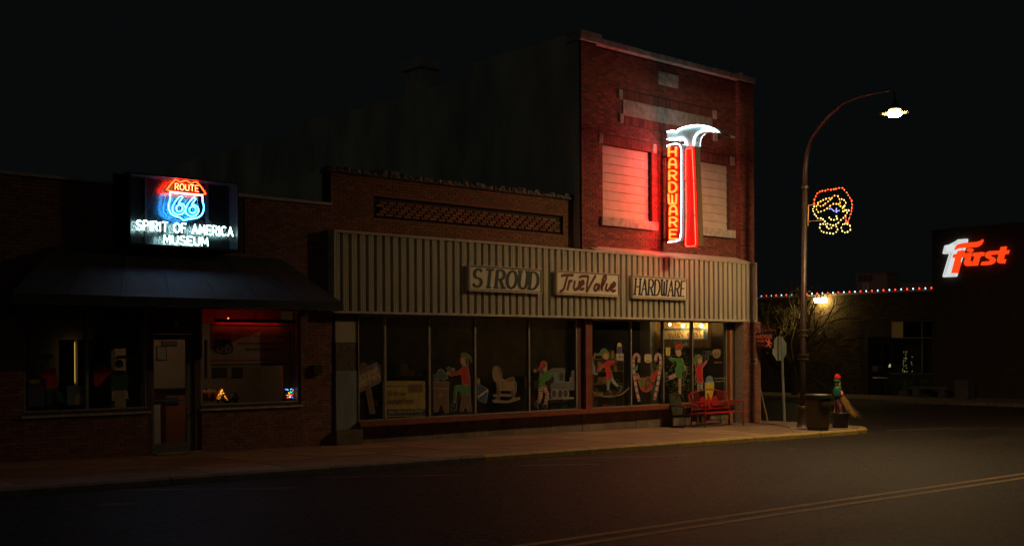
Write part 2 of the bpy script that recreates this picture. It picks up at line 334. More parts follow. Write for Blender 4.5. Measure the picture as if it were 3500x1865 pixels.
# ------------------------------------------------------------------ brick laying
BR_L, BR_H, JT = 0.203, 0.0585, 0.0095
BVAR = {}
def brickvar(mat):
    if mat.name not in BVAR:
        BVAR[mat.name] = []
        for k in range(9):
            mb = MB(); mb.box(0, BR_L, -0.012, 0.05, 0, BR_H, k / 8); BVAR[mat.name].append(mb.mesh("brick", mat))
    return BVAR[mat.name]
def bricks(parent, X0, X1, Z0, Z1, Y, holes, mat, n_single=300, proud=0.012, fullonly=False):
    allb = []; row = 0; z = Z0
    while z + BR_H <= Z1 + 1e-6:
        segs = [(X0, X1)]
        for hx0, hx1, hz0, hz1 in holes:
            if hz0 < z + BR_H - .004 and hz1 > z + .004:
                segs = [q for a_, b_ in segs for q in ((a_, min(b_, hx0)), (max(a_, hx1), b_)) if q[1] - q[0] > .03]
        o_ = (BR_L + JT) / 2 if row % 2 else 0
        for a_, b_ in segs:
            k = math.floor((a_ - X0 - o_) / (BR_L + JT)); x = X0 + o_ + k * (BR_L + JT)
            while x < b_ - .02:
                l_, r_ = max(x, a_ + .003), min(x + BR_L, b_ - .003)
                if r_ - l_ > .03: allb.append((l_, r_, z))
                x += BR_L + JT
        z += BR_H + JT; row += 1
    full = [q for q in allb if q[1] - q[0] > BR_L - .001]
    full.sort(key=lambda q: (Vector((q[0], Y, q[2])) - CAM).length); single = set(full[:n_single])
    mb = MB(); var = brickvar(mat)
    for q in allb:
        t = min(1, max(0, random.gauss(.5, .24))); dy = random.uniform(-.003, .003)
        if q in single:
            o = bpy.data.objects.new("brick", var[int(t * 8)]); col.objects.link(o); o.location = (q[0], Y + dy, q[2])
            o.parent = parent; o.matrix_parent_inverse = Matrix.Translation(-Vector(parent["base"]))
        else: mb.box(q[0], q[1], Y - proud + dy, Y + .03, q[2], q[2] + BR_H, t)
    if mb.v: mb.build("brickwork", mat, parent, kind="stuff")
def soldier(parent, X0, X1, Z0, Z1, Y, mat, name="soldier_course"):
    mb = MB(); x = X0
    while x + .055 < X1:
        mb.box(x, x + .056, Y - .014 + random.uniform(-.003, .003), Y + .03, Z0 + .006, Z1 - .006, min(1, max(0, random.gauss(.35, .22)))); x += .0655
    return mb.build(name, mat, parent, kind="stuff")

# ------------------------------------------------------------------ two storey brick building
WY = 21.5
hb = thing("hammer_building", "two storey red brick hardware building with boarded windows and long stucco side wall", "building", (25.5, 21.35, gz(25.5)))
HX0, HX1 = 21.66, 29.38
zt = S(1983, 107, FY).z; zc = S(1983, 135.5, FY).z; ZB = 4.70
PXL = S(2040, 400, FY).x; PXR = 28.67
w1a, w1b = S(2059, 600, WY).x, S(2227, 600, WY).x; w2b = S(2494, 700, WY).x; w2a = w2b - (w1b - w1a)
wz1 = S(2059, 491, WY).z; wz0 = S(2063, 741, WY).z
tb0 = S(2127, 340, WY); tb1 = S(2432, 430, WY); tbz0 = S(2127, 393, WY).z
ns0 = S(2248, 244, WY); ns1 = S(2315, 304, WY)
LH = .26
holes = [(w1a, w1b, wz0 - .25, wz1 + LH), (w2a, w2b, wz0 - .25, wz1 + LH), (tb0.x, tb1.x, tbz0 - LH, tb0.z + LH), (ns0.x, ns1.x, ns1.z, ns0.z)]
mb = MB()                                                            # mortar backing with window openings
def wall_with_holes(mb, x0, x1, z0, z1, y0, y1, hs):
    xs_ = sorted(set([x0, x1] + [v for h in hs for v in h[:2] if x0 < v < x1])); zs_ = sorted(set([z0, z1] + [v for h in hs for v in h[2:] if z0 < v < z1]))
    for i in range(len(xs_) - 1):
        for j in range(len(zs_) - 1):
            cx_, cz_ = (xs_[i] + xs_[i + 1]) / 2, (zs_[j] + zs_[j + 1]) / 2
            if not any(h[0] < cx_ < h[1] and h[2] < cz_ < h[3] for h in hs): mb.box(xs_[i], xs_[i + 1], y0, y1, zs_[j], zs_[j + 1])
wall_with_holes(mb, PXL, PXR, 3.05, zc, WY, WY + .35, [(w1a, w1b, wz0 - .2, wz1), (w2a, w2b, wz0 - .2, wz1)]); mb.build("wall", mortar, hb)
MB().box(HX0, PXL - .001, FY, FY + .5, 3.05, zc).build("pilaster", mortar, hb); MB().box(PXR + .001, HX1, FY, FY + .5, 3.05, zc).build("pilaster", mortar, hb)
bricks(hb, PXL, PXR, ZB, zc - .01, WY, holes, brick_red, 130)
bricks(hb, HX0 + .005, PXL - .002, ZB, zc - .01, FY, [], brick_red, 90); bricks(hb, PXR + .002, HX1 - .003, ZB, zc - .01, FY, [], brick_red, 0)
# brick side of the right pilaster (faces along the street)
mb = MB(); z = ZB; row = 0
while z < zc - .06:
    mb.box(PXR - .012, PXR + .02, FY + (.0 if row % 2 else .05), FY + .14, z, z + BR_H, random.gauss(.5, .2)); z += BR_H + JT; row += 1
mb.build("pilaster_return", brick_red, hb, kind="stuff")
for (x0, x1) in ((w1a, w1b), (w2a, w2b)):
    soldier(hb, x0 - .02, x1 + .02, wz1, wz1 + LH, WY, brick_red)
    hb_w = MB().box(x0, x1, WY + .22, WY + .26, wz0, wz1).build("window", M("board_gap", (0.06, 0.05, 0.04), 0.9), hb)
    nb = 8; hh = (wz1 - wz0) / nb
    for k in range(nb):                                              # lapped boards closing the window
        z0, z1 = wz0 + k * hh, wz0 + (k + 1) * hh - .008
        MB().add([(x0 + .004, WY + .105, z0), (x1 - .004, WY + .105, z0), (x1 - .004, WY + .125, z1), (x0 + .004, WY + .125, z1), (x0 + .004, WY + .2, z0), (x1 - .004, WY + .2, z0), (x1 - .004, WY + .2, z1), (x0 + .004, WY + .2, z1)],
                 [(0, 1, 2, 3), (3, 2, 6, 7), (0, 4, 5, 1), (0, 3, 7, 4), (1, 5, 6, 2)]).build("board", board, hb_w)
    MB().box(x0 - .12, x1 + .16, WY - .11, WY + .2, wz0 - .24, wz0).build("window_sill", stone, hb_w)
soldier(hb, tb0.x, tb1.x, tb0.z, tb0.z + LH, WY, brick_red); soldier(hb, tb0.x, tb1.x, tbz0 - LH, tbz0, WY, brick_red)
mb = MB(); mb.box(tb0.x, tb1.x, WY - .035, WY + .1, tbz0, tb0.z); mb.build("stone_tablet", M("tablet_concrete", (0.45, 0.42, 0.36), 0.9, 0.6, 6, 0.3, c2=(0.2, 0.18, 0.14)), hb)
mb = MB(); mb.box(ns0.x, ns1.x, WY - .04, WY + .1, ns1.z, ns0.z); mb.build("name_stone", stone, hb)
def ornament(px, py):
    p = S(px, py, WY); h = .13
    o = MB().box(p.x - .085, p.x + .085, WY - .05, WY + .02, p.z - h, p.z + h).build("corner_stone", stone, hb)
    mb = MB()
    for sx, sz in ((1, 1), (1, -1), (-1, 1), (-1, -1)): mb.ext([(p.x + sx * .012, WY - .05, p.z), (p.x + sx * .07, WY - .05, p.z + sz * .03), (p.x + sx * .065, WY - .05, p.z + sz * .115), (p.x, WY - .05, p.z + sz * .03)], (0, -.018, 0))
    mb.build("leaf", stone, o)
for q in ((280, 408), (286, 544), (820, 524), (824, 650), (474, 718), (923, 789), (168, 657)): ornament(1950 + q[0] * .597, 80 + q[1] * .597)
# coping stones
x = HX0 + .75; k = 0
MB().box(HX0 - .05, HX0 + .745, FY - .08, FY + .5, zc, zt + .03).build("coping", stone, hb)
while x < PXR - .05:
    nx = min(PXR - .05, x + .83); dz = random.uniform(-.012, .012)
    MB().box(x + .004, nx - .004, FY - .05, FY + .5, zc + .002, zt - .08 + dz).build("coping", stone, hb); x = nx
MB().box(PXR - .045, PXR + .16, FY - .08, FY + .5, zc, zt + .0).build("coping", stone, hb); MB().box(PXR + .165, HX1 + .05, FY - .05, FY + .5, zc, zt - .06).build("coping", stone, hb)
# side wall with stepped parapet, roof, right wall, chimney
prof = [(1980, 107), (1611, 219), (1611, 257), (1377, 331), (1143, 393), (1046, 410), (1035, 439), (948, 470), (801, 506), (779, 517), (665, 545), (560, 575)]
pts = [SX(a_, b_, HX0) for a_, b_ in prof]; pts[0].y = FY + .06
base = [(HX0, pts[-1].y, 3.4), (HX0, FY + .06, 3.4)]
MB().ext([tuple(Vector(p) - Vector((.012, 0, 0))) for p in list(pts) + base], (.29, 0, 0)).build("side_wall", stucco, hb)
ye = pts[-1].y
MB().box(HX1 - .3, HX1, FY + .5, ye, -.4, 9.2).build("right_wall", mortar, hb)
mb = MB(); mb.box(HX0 + .28, HX1 - .3, FY + .5, ye, 8.3, 8.4); mb.box(HX0 + .28, HX1 - .3, ye - .2, ye, -.3, 8.3); mb.build("roof", darkroom, hb)
c0, c1 = SX(1382, 310, HX0), SX(1436, 310, HX0); ct = SX(1382, 245, HX0).z
chm = M("chimney_render", (.68, .64, .54), .9, .3, 3)
ch = MB().box(HX0 + .03, HX0 + .75, c1.y, c0.y, 6.5, ct).build("chimney", chm, hb); MB().box(HX0 - .05, HX0 + .83, c1.y - .08, c0.y + .08, ct, ct + .3).build("chimney_cap", chm, ch)

# ------------------------------------------------------------------ one storey brick building
ob = thing("brick_shop_building", "low brown brick shop with ragged coping and woven brick panel", "building", (17.8, 21.65, gz(17.8)))
OX0, OX1 = 13.92, 21.645
oz = S(1139, 563, OY).z - .16
p0, p1 = S(1277, 672, OY), S(1924, 801, OY); pz1, pz0 = p0.z, p1.z
wall_with_holes(mb := MB(), OX0, OX1, 3.05, oz, OY, OY + .35, [(p0.x, p1.x, pz0, pz1)]); mb.build("wall", mortar, ob)
MB().box(p0.x, p1.x, OY + .07, OY + .2, pz0, pz1).build("panel_recess", mortar, ob)
bricks(ob, OX0, OX1 - .003, 4.72, oz, OY, [(p0.x, p1.x, pz0, pz1)], brick_tan, 230)
var = brickvar(brick_tan); zr = pz0 + .05; row = 0; count = 0                              # woven panel: proud bricks step along each course
rest = MB()
while zr + BR_H < pz1 - .03:
    xx = p0.x + .08 + (row % 3) * .085
    while xx + BR_L < p1.x - .06:
        rest.box(xx + .206, xx + .252, OY + .045, OY + .08, zr, zr + BR_H, .3)
        o = bpy.data.objects.new("brick", var[random.randrange(9)]); col.objects.link(o); o.location = (xx, OY + .012, zr); o.parent = ob; o.matrix_parent_inverse = Matrix.Translation(-Vector(ob["base"])); xx += .262; count += 1
    zr += BR_H + .012; row += 1
rest.build("woven_infill", brick_tan, ob, kind="stuff")
mb = MB()                                                            # projecting courses
mb.box(p0.x - .9, OX1 - .05, OY - .03, OY + .02, pz1 + .3, pz1 + .345, .4); mb.box(p0.x - .05, p1.x + .05, OY - .025, OY + .02, pz0 - .07, pz0 - .02, .4); mb.box(p0.x - .05, p1.x + .05, OY - .025, OY + .02, pz1 + .015, pz1 + .06, .4); mb.build("brick_band", brick_tan, ob, kind="stuff")
# ragged coping: cracked tile and tar pieces
copm = M("cracked_coping", (0.30, 0.27, 0.22), 0.85, 0.85, 16, 0.9, c2=(0.03, 0.03, 0.025), bscale=40)
x = OX0 - .06
while x < OX1 - .02:
    nx = min(OX1, x + random.uniform(.16, .34)); h = random.uniform(.10, .18); a_, b_ = random.uniform(-.03, .03), random.uniform(-.03, .03)
    MB().add([(x, OY - .06 + a_, oz), (nx, OY - .06 + b_, oz), (nx, OY + .36, oz), (x, OY + .36, oz), (x + .02, OY - .03 + b_, oz + h), (nx - .015, OY - .02 + a_, oz + h + a_ * .8), (nx, OY + .3, oz + h), (x, OY + .3, oz + h), ((x + nx) / 2, OY - .09 + a_, oz + .04), ((x + nx) / 2, OY - .07 - b_, oz + h * .8)],
             [(0, 1, 8), (0, 8, 9, 4), (8, 1, 5, 9), (9, 5, 4), (4, 5, 6, 7), (0, 4, 7, 3), (1, 2, 6, 5), (0, 3, 2, 1)]).build("coping", copm, ob); x = nx + random.uniform(-.01, .015)
MB().ext([(OX0, OY + .35, -.3), (OX0, OY + .35, oz + .1), (OX0, OY + 5, oz - .05), (OX0, OY + 20, oz - .5), (OX0, OY + 20, -.3)], (.3, 0, 0)).build("side_wall", stucco, ob)
mb = MB(); mb.box(OX0 + .3, OX1, OY + .35, OY + 20, 4.9, 5.0); mb.box(OX0 + .3, OX1, OY + 9, OY + 9.2, -.3, 4.9); mb.build("roof", darkroom, ob)

# ------------------------------------------------------------------ ribbed metal fascia over both shops
AY = 21.12
fa = thing("ribbed_fascia", "long cream ribbed metal fascia above the hardware shop windows", "fascia", (21.5, AY, 3.0))
ax0, ax1 = S(1144, 900, AY).x, S(2583, 1000, AY).x; az1 = S(1144, 784, AY).z; az0 = S(1147, 1066, AY).z
P_ = [(0, 0), (.052, 0), (.058, .01), (.066, .01), (.072, 0), (.124, 0), (.130, .01), (.138, .01), (.144, 0), (.182, 0), (.186, .115), (.301, .115), (.305, 0)]
npan = round((ax1 - ax0) / .228); pw = (ax1 - ax0) / npan; k_ = pw / .305
mb = MB(); vs = []
for a_, d_ in P_: vs += [(a_ * k_, d_, az0 + .03), (a_ * k_, d_, az1 - .05)]
mb.add(vs, [[2 * i, 2 * i + 2, 2 * i + 3, 2 * i + 1] for i in range(len(P_) - 1)]); pm = mb.mesh("siding_panel", siding)
for i in range(npan):
    o = bpy.data.objects.new("siding_panel", pm); col.objects.link(o); o.location = (ax0 + i * pw, AY, random.uniform(-.004, .004)); o.parent = fa; o.matrix_parent_inverse = Matrix.Translation(-Vector(fa["base"]))
mb = MB(); mb.box(ax0, ax1, AY + .12, AY + .14, az0 + .02, az1 - .02); mb.build("backing", darkroom, fa)
x = ax0 - .03
while x < ax1:
    nx = min(ax1 + .03, x + 3.05); dz = random.uniform(-.008, .008)
    MB().box(x, nx - .01, AY - .03, AY + .12, az1 - .055 + dz, az1 + dz).build("trim", flash, fa); MB().box(x, nx - .01, AY - .025, AY + .1, az0 - .02, az0 + .035 + dz).build("trim", flash, fa); x = nx
MB().ext([(HX0 + .3, AY - .02, az1 + .004), (HX1 - .35, AY - .02, az1 + .004), (HX1 - .75, WY, az1 + .16), (HX0 + .3, WY, az1 + .16)], (0, .02, -.03)).build("sloped_flashing", flash, fa)
MB().ext([(ax0, AY + .1, az1), (HX0 + .3, AY + .1, az1), (HX0 + .3, OY + .02, az1 + .05), (ax0, OY + .02, az1 + .05)], (0, .01, -.03)).build("sloped_flashing", flash, fa)
MB().box(ax0, ax1, AY + .1, GY + .3, az0 - .01, az0 + .02).build("soffit", M("soffit_paint", (0.2, 0.17, 0.13), 0.8), fa)
MB().box(ax1 + .005, ax1 + .035, AY - .03, 21.9, az0 - .02, az1).build("end_cap", flash, fa); MB().box(ax0 - .035, ax0 - .005, AY - .03, 21.9, az0 - .02, az1).build("end_cap", flash, fa)

# three sign boards on the fascia
def signboard(label, TL, TR, BL, BR, cbord, rim):
    Y = AY - .09; xl = S(*TL, Y).x; xr = S(*TR, Y).x; z1 = (S(*TL, Y).z + S(*TR, Y).z) / 2; z0 = (S(*BL, Y).z + S(*BR, Y).z) / 2
    t = thing("sign_board", label, "sign", ((xl + xr) / 2, Y, z0), "sign boards on the ribbed fascia")
    MB().box(xl, xr, Y, Y + .085, z0, z1).build("panel", M("sign_cream", (0.84, 0.77, 0.60), 0.6, 0.12, 3), t)
    mb = MB(); e = .045; b_ = .02
    for q in ((xl, xr, z1 - b_, z1 + .008), (xl, xr, z0 - .008, z0 + b_), (xl - .008, xl + b_, z0 + b_, z1 - b_), (xr - b_, xr + .008, z0 + b_, z1 - b_)): mb.box(q[0], q[1], Y - .018, Y + .01, q[2], q[3])
    mb.build("frame", rim, t)
    mb = MB(); i_ = .03; w_ = .016
    for q in ((xl + i_, xr - i_, z1 - i_ - w_, z1 - i_), (xl + i_, xr - i_, z0 + i_, z0 + i_ + w_), (xl + i_, xl + i_ + w_, z0 + i_, z1 - i_), (xr - i_ - w_, xr - i_, z0 + i_, z1 - i_)): mb.box(q[0], q[1], Y - .003, Y + .002, q[2], q[3])
    mb.build("border_line", cbord, t)
    return t, xl, xr, z0, z1, Y
navy = M("navy_paint", (0.012, 0.017, 0.03), 0.5); maroon = M("maroon_paint", (0.13, 0.016, 0.014), 0.5)
rimm = M("sign_rim", (0.5, 0.43, 0.3), 0.5)
def serif(t, word, xl, xr, z0, z1, Y, shear, th, thin, mat):
    H_ = z1 - z0; xs_ = 0; tot = sum(WID[c] for c in word) + .27 * (len(word) - 1); W_ = xr - xl - shear * H_; kx = W_ / tot
    for c in word:
        mb = MB()
        def N_(p, x_=xs_): return (xl + (x_ * kx) + p[0] + shear * p[1], Y - .004, z0 + p[1])
        for s_ in LET[c]:
            q = [(a_ * kx, b_ * H_) for a_, b_ in s_]
            for i in range(len(q) - 1):
                d = Vector(q[i + 1]) - Vector(q[i])
                if d.length < 1e-6: continue
                v_ = abs(d.y) / d.length; wd = lerp(thin, th, v_ ** 1.5)
                if c in 'Aa' and d.y * d.x > 0 and len(s_) == 3: wd = lerp(thin, th, .35)
                ribbon(mb, [q[i], q[i + 1]], wd, N_)
            for e, nb in ((q[0], q[1]), (q[-1], q[-2])):
                if abs(e[1] - nb[1]) > abs(e[0] - nb[0]) and min(abs(e[1]), abs(e[1] - H_)) < .01: ribbon(mb, [(e[0] - th * .75, e[1]), (e[0] + th * .75, e[1])], thin * 1.1, N_)
        # lift each stroke a hair so that they do not share a plane
        for i in range(0, len(mb.v)): v = mb.v[i]; mb.v[i] = (v[0], v[1] - .0004 * (i // 4 % 7), v[2])
        mb.build("letter", mat, t); xs_ += WID[c] + .27
t, xl, xr, z0, z1, Y = signboard("cream sign board lettered STROUD in navy, leftmost of three", (1602, 904), (1851, 920), (1602, 993), (1851, 1003), navy, rimm)
serif(t, "STROUD", xl + .12, xr - .1, z0 + .1, z1 - .09, Y, .14, .108, .046, navy)
t, xl, xr, z0, z1, Y = signboard("cream sign board with True Value in red script", (1901, 923), (2116, 936), (1901, 1006), (2116, 1014), maroon, rimm)
tv = [[(1062, 200), (1085, 188), (1192, 188)], [(1128, 192), (1108, 270), (1085, 340), (1045, 366)], [(1150, 245), (1128, 348)], [(1140, 285), (1160, 250), (1180, 250)], [(1208, 250), (1196, 320), (1212, 346), (1238, 325)], [(1260, 250), (1242, 345)],
      [(1268, 305), (1302, 275), (1290, 248), (1266, 290), (1270, 340), (1306, 330)], [(1256, 214), (1280, 200), (1356, 200)], [(1352, 202), (1338, 290), (1332, 372)], [(1332, 372), (1385, 270), (1430, 192)], [(1462, 292), (1432, 290), (1412, 340), (1436, 352), (1462, 300)], [(1470, 285), (1460, 350)],
      [(1488, 330), (1534, 240), (1540, 200), (1518, 205), (1496, 300), (1498, 352)], [(1552, 280), (1538, 340), (1560, 352), (1584, 320)], [(1598, 282), (1584, 352)], [(1606, 325), (1640, 295), (1626, 268), (1602, 315), (1608, 360), (1642, 350)]]
for i, s_ in enumerate(tv):
    q = [(lambda p: (p.x, p.z))(S(1580 + a_ * .3183, 880 + b_ * .3183, Y)) for a_, b_ in s_]
    if len(q) > 3: q = sm(q, 4, False)
    mb = MB(); ribbon(mb, q, .076, lambda p, i=i: (p[0], Y - .004 - .0005 * i, p[1])); mb.build("letter", maroon, t)
t, xl, xr, z0, z1, Y = signboard("cream sign board lettered HARDWARE in tall navy capitals, rightmost of three", (2161, 940), (2348, 951), (2161, 1018), (2348, 1025), navy, rimm)
serif(t, "HaRDWaRE", xl + .1, xr - .08, z0 + .1, z1 - .09, Y, .1, .074, .036, navy)

# ------------------------------------------------------------------ shop windows of the hardware store
def zgl(px, py): return S(px, py, GY).z
zs, zh = zgl(1211, 1439), zgl(1210, 1075)
mul = [14.40, 15.23, 16.52, 17.95, 19.77, 21.50]; mul2 = [22.02, 23.68, 25.07, 26.39, 28.02]
def glazing(parent, xs_):
    for i in range(len(xs_) - 1):
        MB().box(xs_[i] + .026, xs_[i + 1] - .026, GY, GY + .006, zs + .02, zh - .03).build("pane", glass, parent)
    for xx in xs_: MB().box(xx - .025, xx + .025, GY - .045, GY + .05, zs, zh).build("mullion", alu, parent)
    MB().box(xs_[0], xs_[-1], GY - .035, GY + .045, zh - .028, zh + .02).build("head_rail", alu, parent)
    MB().box(xs_[0], xs_[-1], GY - .035, GY + .045, zs, zs + .022).build("sill_rail", alu, parent)
glazing(ob, mul); glazing(hb, mul2)
MB().box(14.36, 21.70, GY - .28, GY + .35, zs - .115, zs - .002).build("window_sill", redwood, ob); MB().box(21.72, 28.34, GY - .28, GY + .35, zs - .115, zs - .002).build("window_sill", redwood, hb)
MB().box(21.73, 21.985, GY - .16, GY + .2, zs, zh + .05).build("pillar", redwood, hb); MB().box(21.53, 21.72, GY - .05, GY + .2, zs, zh + .05).build("pillar", M("dark_red_wood", (0.10, 0.03, 0.02), 0.6), ob)
blockm = M("knee_wall_block", (0.20, 0.15, 0.11), 0.9, 0.35, 3, 0.4, tint=0.2)
for parent, xa, xb in ((ob, 14.42, 21.70), (hb, 21.72, 28.34)):
    MB().box(xa, xb, GY + .0, GY + .3, -.4, zs - .12).build("knee_wall", mortar, parent)
    x = xa; i = 0
    while x < xb - .05:
        nx = min(xb, x + (.46 if i % 3 else .4)); MB().box(x + .005, nx - .005, GY - .03 + random.uniform(-.004, .004), GY + .02, gz(x) - .03, (zs - .12 + gz(x)) / 2 - .004, random.random()).build("block", blockm, parent)
        MB().box(x + .005, nx - .005, GY - .03 + random.uniform(-.004, .004), GY + .02, (zs - .12 + gz(x)) / 2 + .004, zs - .125, random.random()).build("block", blockm, parent); x = nx; i += 1
# left pier of panels
PY_ = 21.3
def pan(y0, y1, nm, mat, yo=0.0): MB().box(13.80, 14.385, PY_ - yo, PY_ + .2, S(1170, y1, PY_).z, S(1170, y0, PY_).z - .006).build(nm, mat, ob)
pan(1072, 1098, "panel", M("grey_trim", (0.16, 0.14, 0.11), 0.7)); pan(1098, 1169, "panel", M("cream_panel", (0.48, 0.42, 0.30), 0.7, 0.1, 4)); pan(1169, 1266, "panel", M("dark_stone_panel", (0.11, 0.085, 0.06), 0.6, 0.6, 10)); pan(1266, 1468, "panel", M("blue_grey_panel", (0.22, 0.27, 0.27), 0.7, 0.3, 2.5, stretch=(3, 1, .5)), .01)
MB().box(13.74, 14.44, PY_ - .12, PY_ + .2, -.3, S(1170, 1468, PY_).z).build("pier_base", blockm, ob)
MB().box(14.385, 14.41, PY_ - .03, GY + .1, S(1170, 1462, PY_).z, zh).build("pier_trim", alu, ob)
# right brick pier
MB().box(28.50, HX1, 21.13, 21.85, -.4, az0 - .02).build("pier", mortar_l, hb)
bricks(hb, 28.50, HX1 - .003, gz(29) - .02, az0 - .03, 21.13, [], M("pier_brick", (0.26, 0.115, 0.08), 0.85, 0.3, 9, 0.4, tint=0.3), 80)
mb = MB(); z = gz(29) - .02; row = 0
while z < az0 - .09: mb.box(HX1 - .02, HX1 + .012, 21.13 + (.03 if row % 2 else .1), 21.6, z, z + BR_H, random.gauss(.5, .2)); z += BR_H + JT; row += 1
mb.build("pier_return", MATS["pier_brick"], hb, kind="stuff")
MB().box(28.10, 28.22, 21.33, 21.5, gz(28), zh - .25).build("timber_post", M("orange_timber", (0.40, 0.17, 0.07), 0.6, 0.3, 4, stretch=(4, 4, .5)), hb)
MB().box(28.05, 28.5, GY, GY + .1, gz(28), zh).build("door_jamb", darkframe, hb)
# room behind the glass
room = M("shop_room", (0.16, 0.14, 0.11), 0.9, 0.4, 1.5)
mb = MB(); mb.box(14.3, 29.0, GY + .3, 29.5, -.35, -.05); mb.build("floor", room, hb); MB().box(14.3, 29.0, 29.3, 29.5, -.05, 3.3).build("back_wall", room, hb)
MB().box(14.3, 29.0, GY + .1, 29.4, 3.25, 3.35).build("ceiling", M("shop_ceiling", (0.2, 0.16, 0.11), 0.9), hb)

# ------------------------------------------------------------------ hammer shaped neon sign on the two storey front
NX = 25.02; NT = .22
hs = thing("hammer_neon_sign", "tall neon claw hammer sign with red handle and vertical HARDWARE letters", "neon sign", (NX + .11, 20.8, 4.9))
def HN(pts, X=NX): return [SX(2240 + a_ * .3423, 400 + b_ * .3423, NX) + Vector((X - NX, 0, 0)) for a_, b_ in pts]
hp = [(115, 150), (126, 133), (180, 128), (212, 137), (238, 112), (300, 90), (380, 76), (440, 73), (520, 85), (590, 110), (645, 147), (700, 165), (750, 190), (745, 203), (690, 188), (645, 165), (600, 153), (540, 147), (480, 150), (440, 165), (412, 195), (400, 240), (397, 294), (316, 302), (306, 265), (285, 235), (262, 222), (240, 228), (195, 240), (130, 236), (117, 222)]
steel = M("hammer_head_enamel", (0.72, 0.76, 0.76), 0.35, 0.15, 5)
MB().ext(HN(hp), (NT, 0, 0)).build("hammer_head", steel, hs)
MB().ext(HN([(640, 152), (700, 166), (750, 191), (746, 201), (690, 186)], NX - .012), (.012, 0, 0)).build("claw_tip", M("claw_dark", (0.16, 0.15, 0.09), 0.5), hs)
MB().ext(HN([(232, 150), (330, 122), (455, 112), (430, 150), (392, 190), (370, 245), (355, 252), (330, 215), (290, 190), (225, 185)], NX - .006), (.006, 0, 0)).build("cheek", M("grey_enamel", (0.50, 0.60, 0.58), 0.35, 0.2, 6), hs)
handm = M("red_enamel", (0.62, 0.045, 0.02), 0.45)
MB().ext(HN([(316, 303), (397, 297), (412, 700), (434, 1285), (424, 1300), (320, 1298), (306, 1280), (311, 650)]), (NT, 0, 0)).build("handle", M("brown_enamel_side", (0.17, 0.105, 0.045), 0.45), hs)
MB().ext(HN([(319, 306), (394, 300), (409, 700), (430, 1283), (421, 1296), (322, 1295), (309, 1278), (314, 650)], NX - .008), (.008, 0, 0)).build("handle_face", handm, hs)
lp = [(112, 278), (240, 270), (270, 278), (288, 310), (291, 700), (291, 1195), (280, 1235), (250, 1254), (130, 1264), (100, 1258)]
MB().ext(HN(lp), (NT, 0, 0)).build("letter_panel", M("oxblood_enamel", (0.045, 0.005, 0.005), 0.45), hs)
MB().ext(HN([(165, 238), (205, 240), (205, 275), (165, 275)], NX + .05), (.1, 0, 0)).build("spacer", black, hs)
mb = MB()
for z_ in (5.3, 7.7): mb.tube([(NX + .11, 21.2, z_), (NX + .11, 21.5, z_)], .03)
mb.build("wall_bracket", black, hs, kind="stuff")
n_orange = EM("neon_orange_red", (44, .55, .24)); n_letter = EM("neon_amber", (64, .85, .12)); n_white = EM("neon_white", (12, 19, 20))
for sgn, X in ((-1, NX - .04), (1, NX + NT + .04)):
    for seg in ([(312, 630), (313, 330), (320, 320), (370, 313), (376, 322), (391, 630)], [(391, 640), (396, 800), (401, 975)], [(402, 990), (411, 1265), (402, 1285), (368, 1289)], [(358, 1291), (322, 1290), (311, 1275), (316, 1000)], [(316, 985), (314, 650)]):
        MB().tube(HN(seg, X), .0085, 6).build("neon_tube", n_orange, hs, True)
    MB().tube(HN(sm([(122, 292), (175, 273), (230, 270), (255, 290), (267, 340), (267, 530), (268, 800), (265, 1100), (260, 1190), (235, 1233), (135, 1250)], 3, False), X), .010, 6).build("neon_tube", n_white, hs, True)
    MB().tube(HN(sm([(122, 150), (180, 138), (215, 147), (245, 122), (310, 100), (385, 86), (440, 83), (515, 94), (580, 117), (635, 148)], 3, False), X), .0085, 6).build("neon_tube", n_white, hs, True)
    MB().tube(HN(sm([(590, 150), (540, 142), (470, 144), (428, 165), (400, 200), (390, 245), (388, 280)], 3, False), X), .008, 6).build("neon_tube", n_white, hs, True)
    MB().tube(HN(sm([(123, 222), (190, 230), (240, 217), (268, 213), (298, 238), (315, 280)], 3, False), X), .008, 6).build("neon_tube", n_white, hs, True)
lt = [('H', 292, 405, 0), ('A', 410, 522, 3), ('R', 530, 640, 5), ('D', 645, 757, 6), ('W', 760, 878, 2), ('A', 880, 990, 8), ('R', 995, 1105, 10), ('E', 1118, 1225, 10)]
yl = M("amber_letter_paint", (0.75, 0.33, 0.03), 0.5)
for ch_, y0, y1, dx in lt:
    kx = 70 / WID[ch_] * (1.12 if ch_ == 'W' else 1); lx = 142 + dx - (5 if ch_ == 'W' else 0)
    body = MB(); tub = MB()
    for s_ in LET[ch_]:
        q = [(lx + a_ * kx, y1 - 8 - b_ * (y1 - y0 - 16)) for a_, b_ in s_]
        ribbon(body, q, 20, lambda p: HN([(p[0], p[1])], NX - .006)[0])
        for off_ in (-5, 5):
            r_ = []
            for i, p in enumerate(q):
                a_ = Vector(q[max(0, i - 1)]); b_ = Vector(q[min(len(q) - 1, i + 1)]); d = (b_ - a_).normalized(); r_.append((p[0] - d.y * off_, p[1] + d.x * off_))
            tub.tube(HN(r_, NX - .04), .0095, 5)
    b_ = body.build("letter", yl, hs); tub.build("letter_tube", n_letter, b_, True)
    if True:                                                         # the same letters on the other face
        mb2 = MB()
        for s_ in LET[ch_]: mb2.tube(HN([(lx + 70 - a_ * kx, y1 - 8 - c_ * (y1 - y0 - 16)) for a_, c_ in s_], NX + NT + .04), .0065, 5)
        mb2.build("letter_tube", n_letter, hs, True)

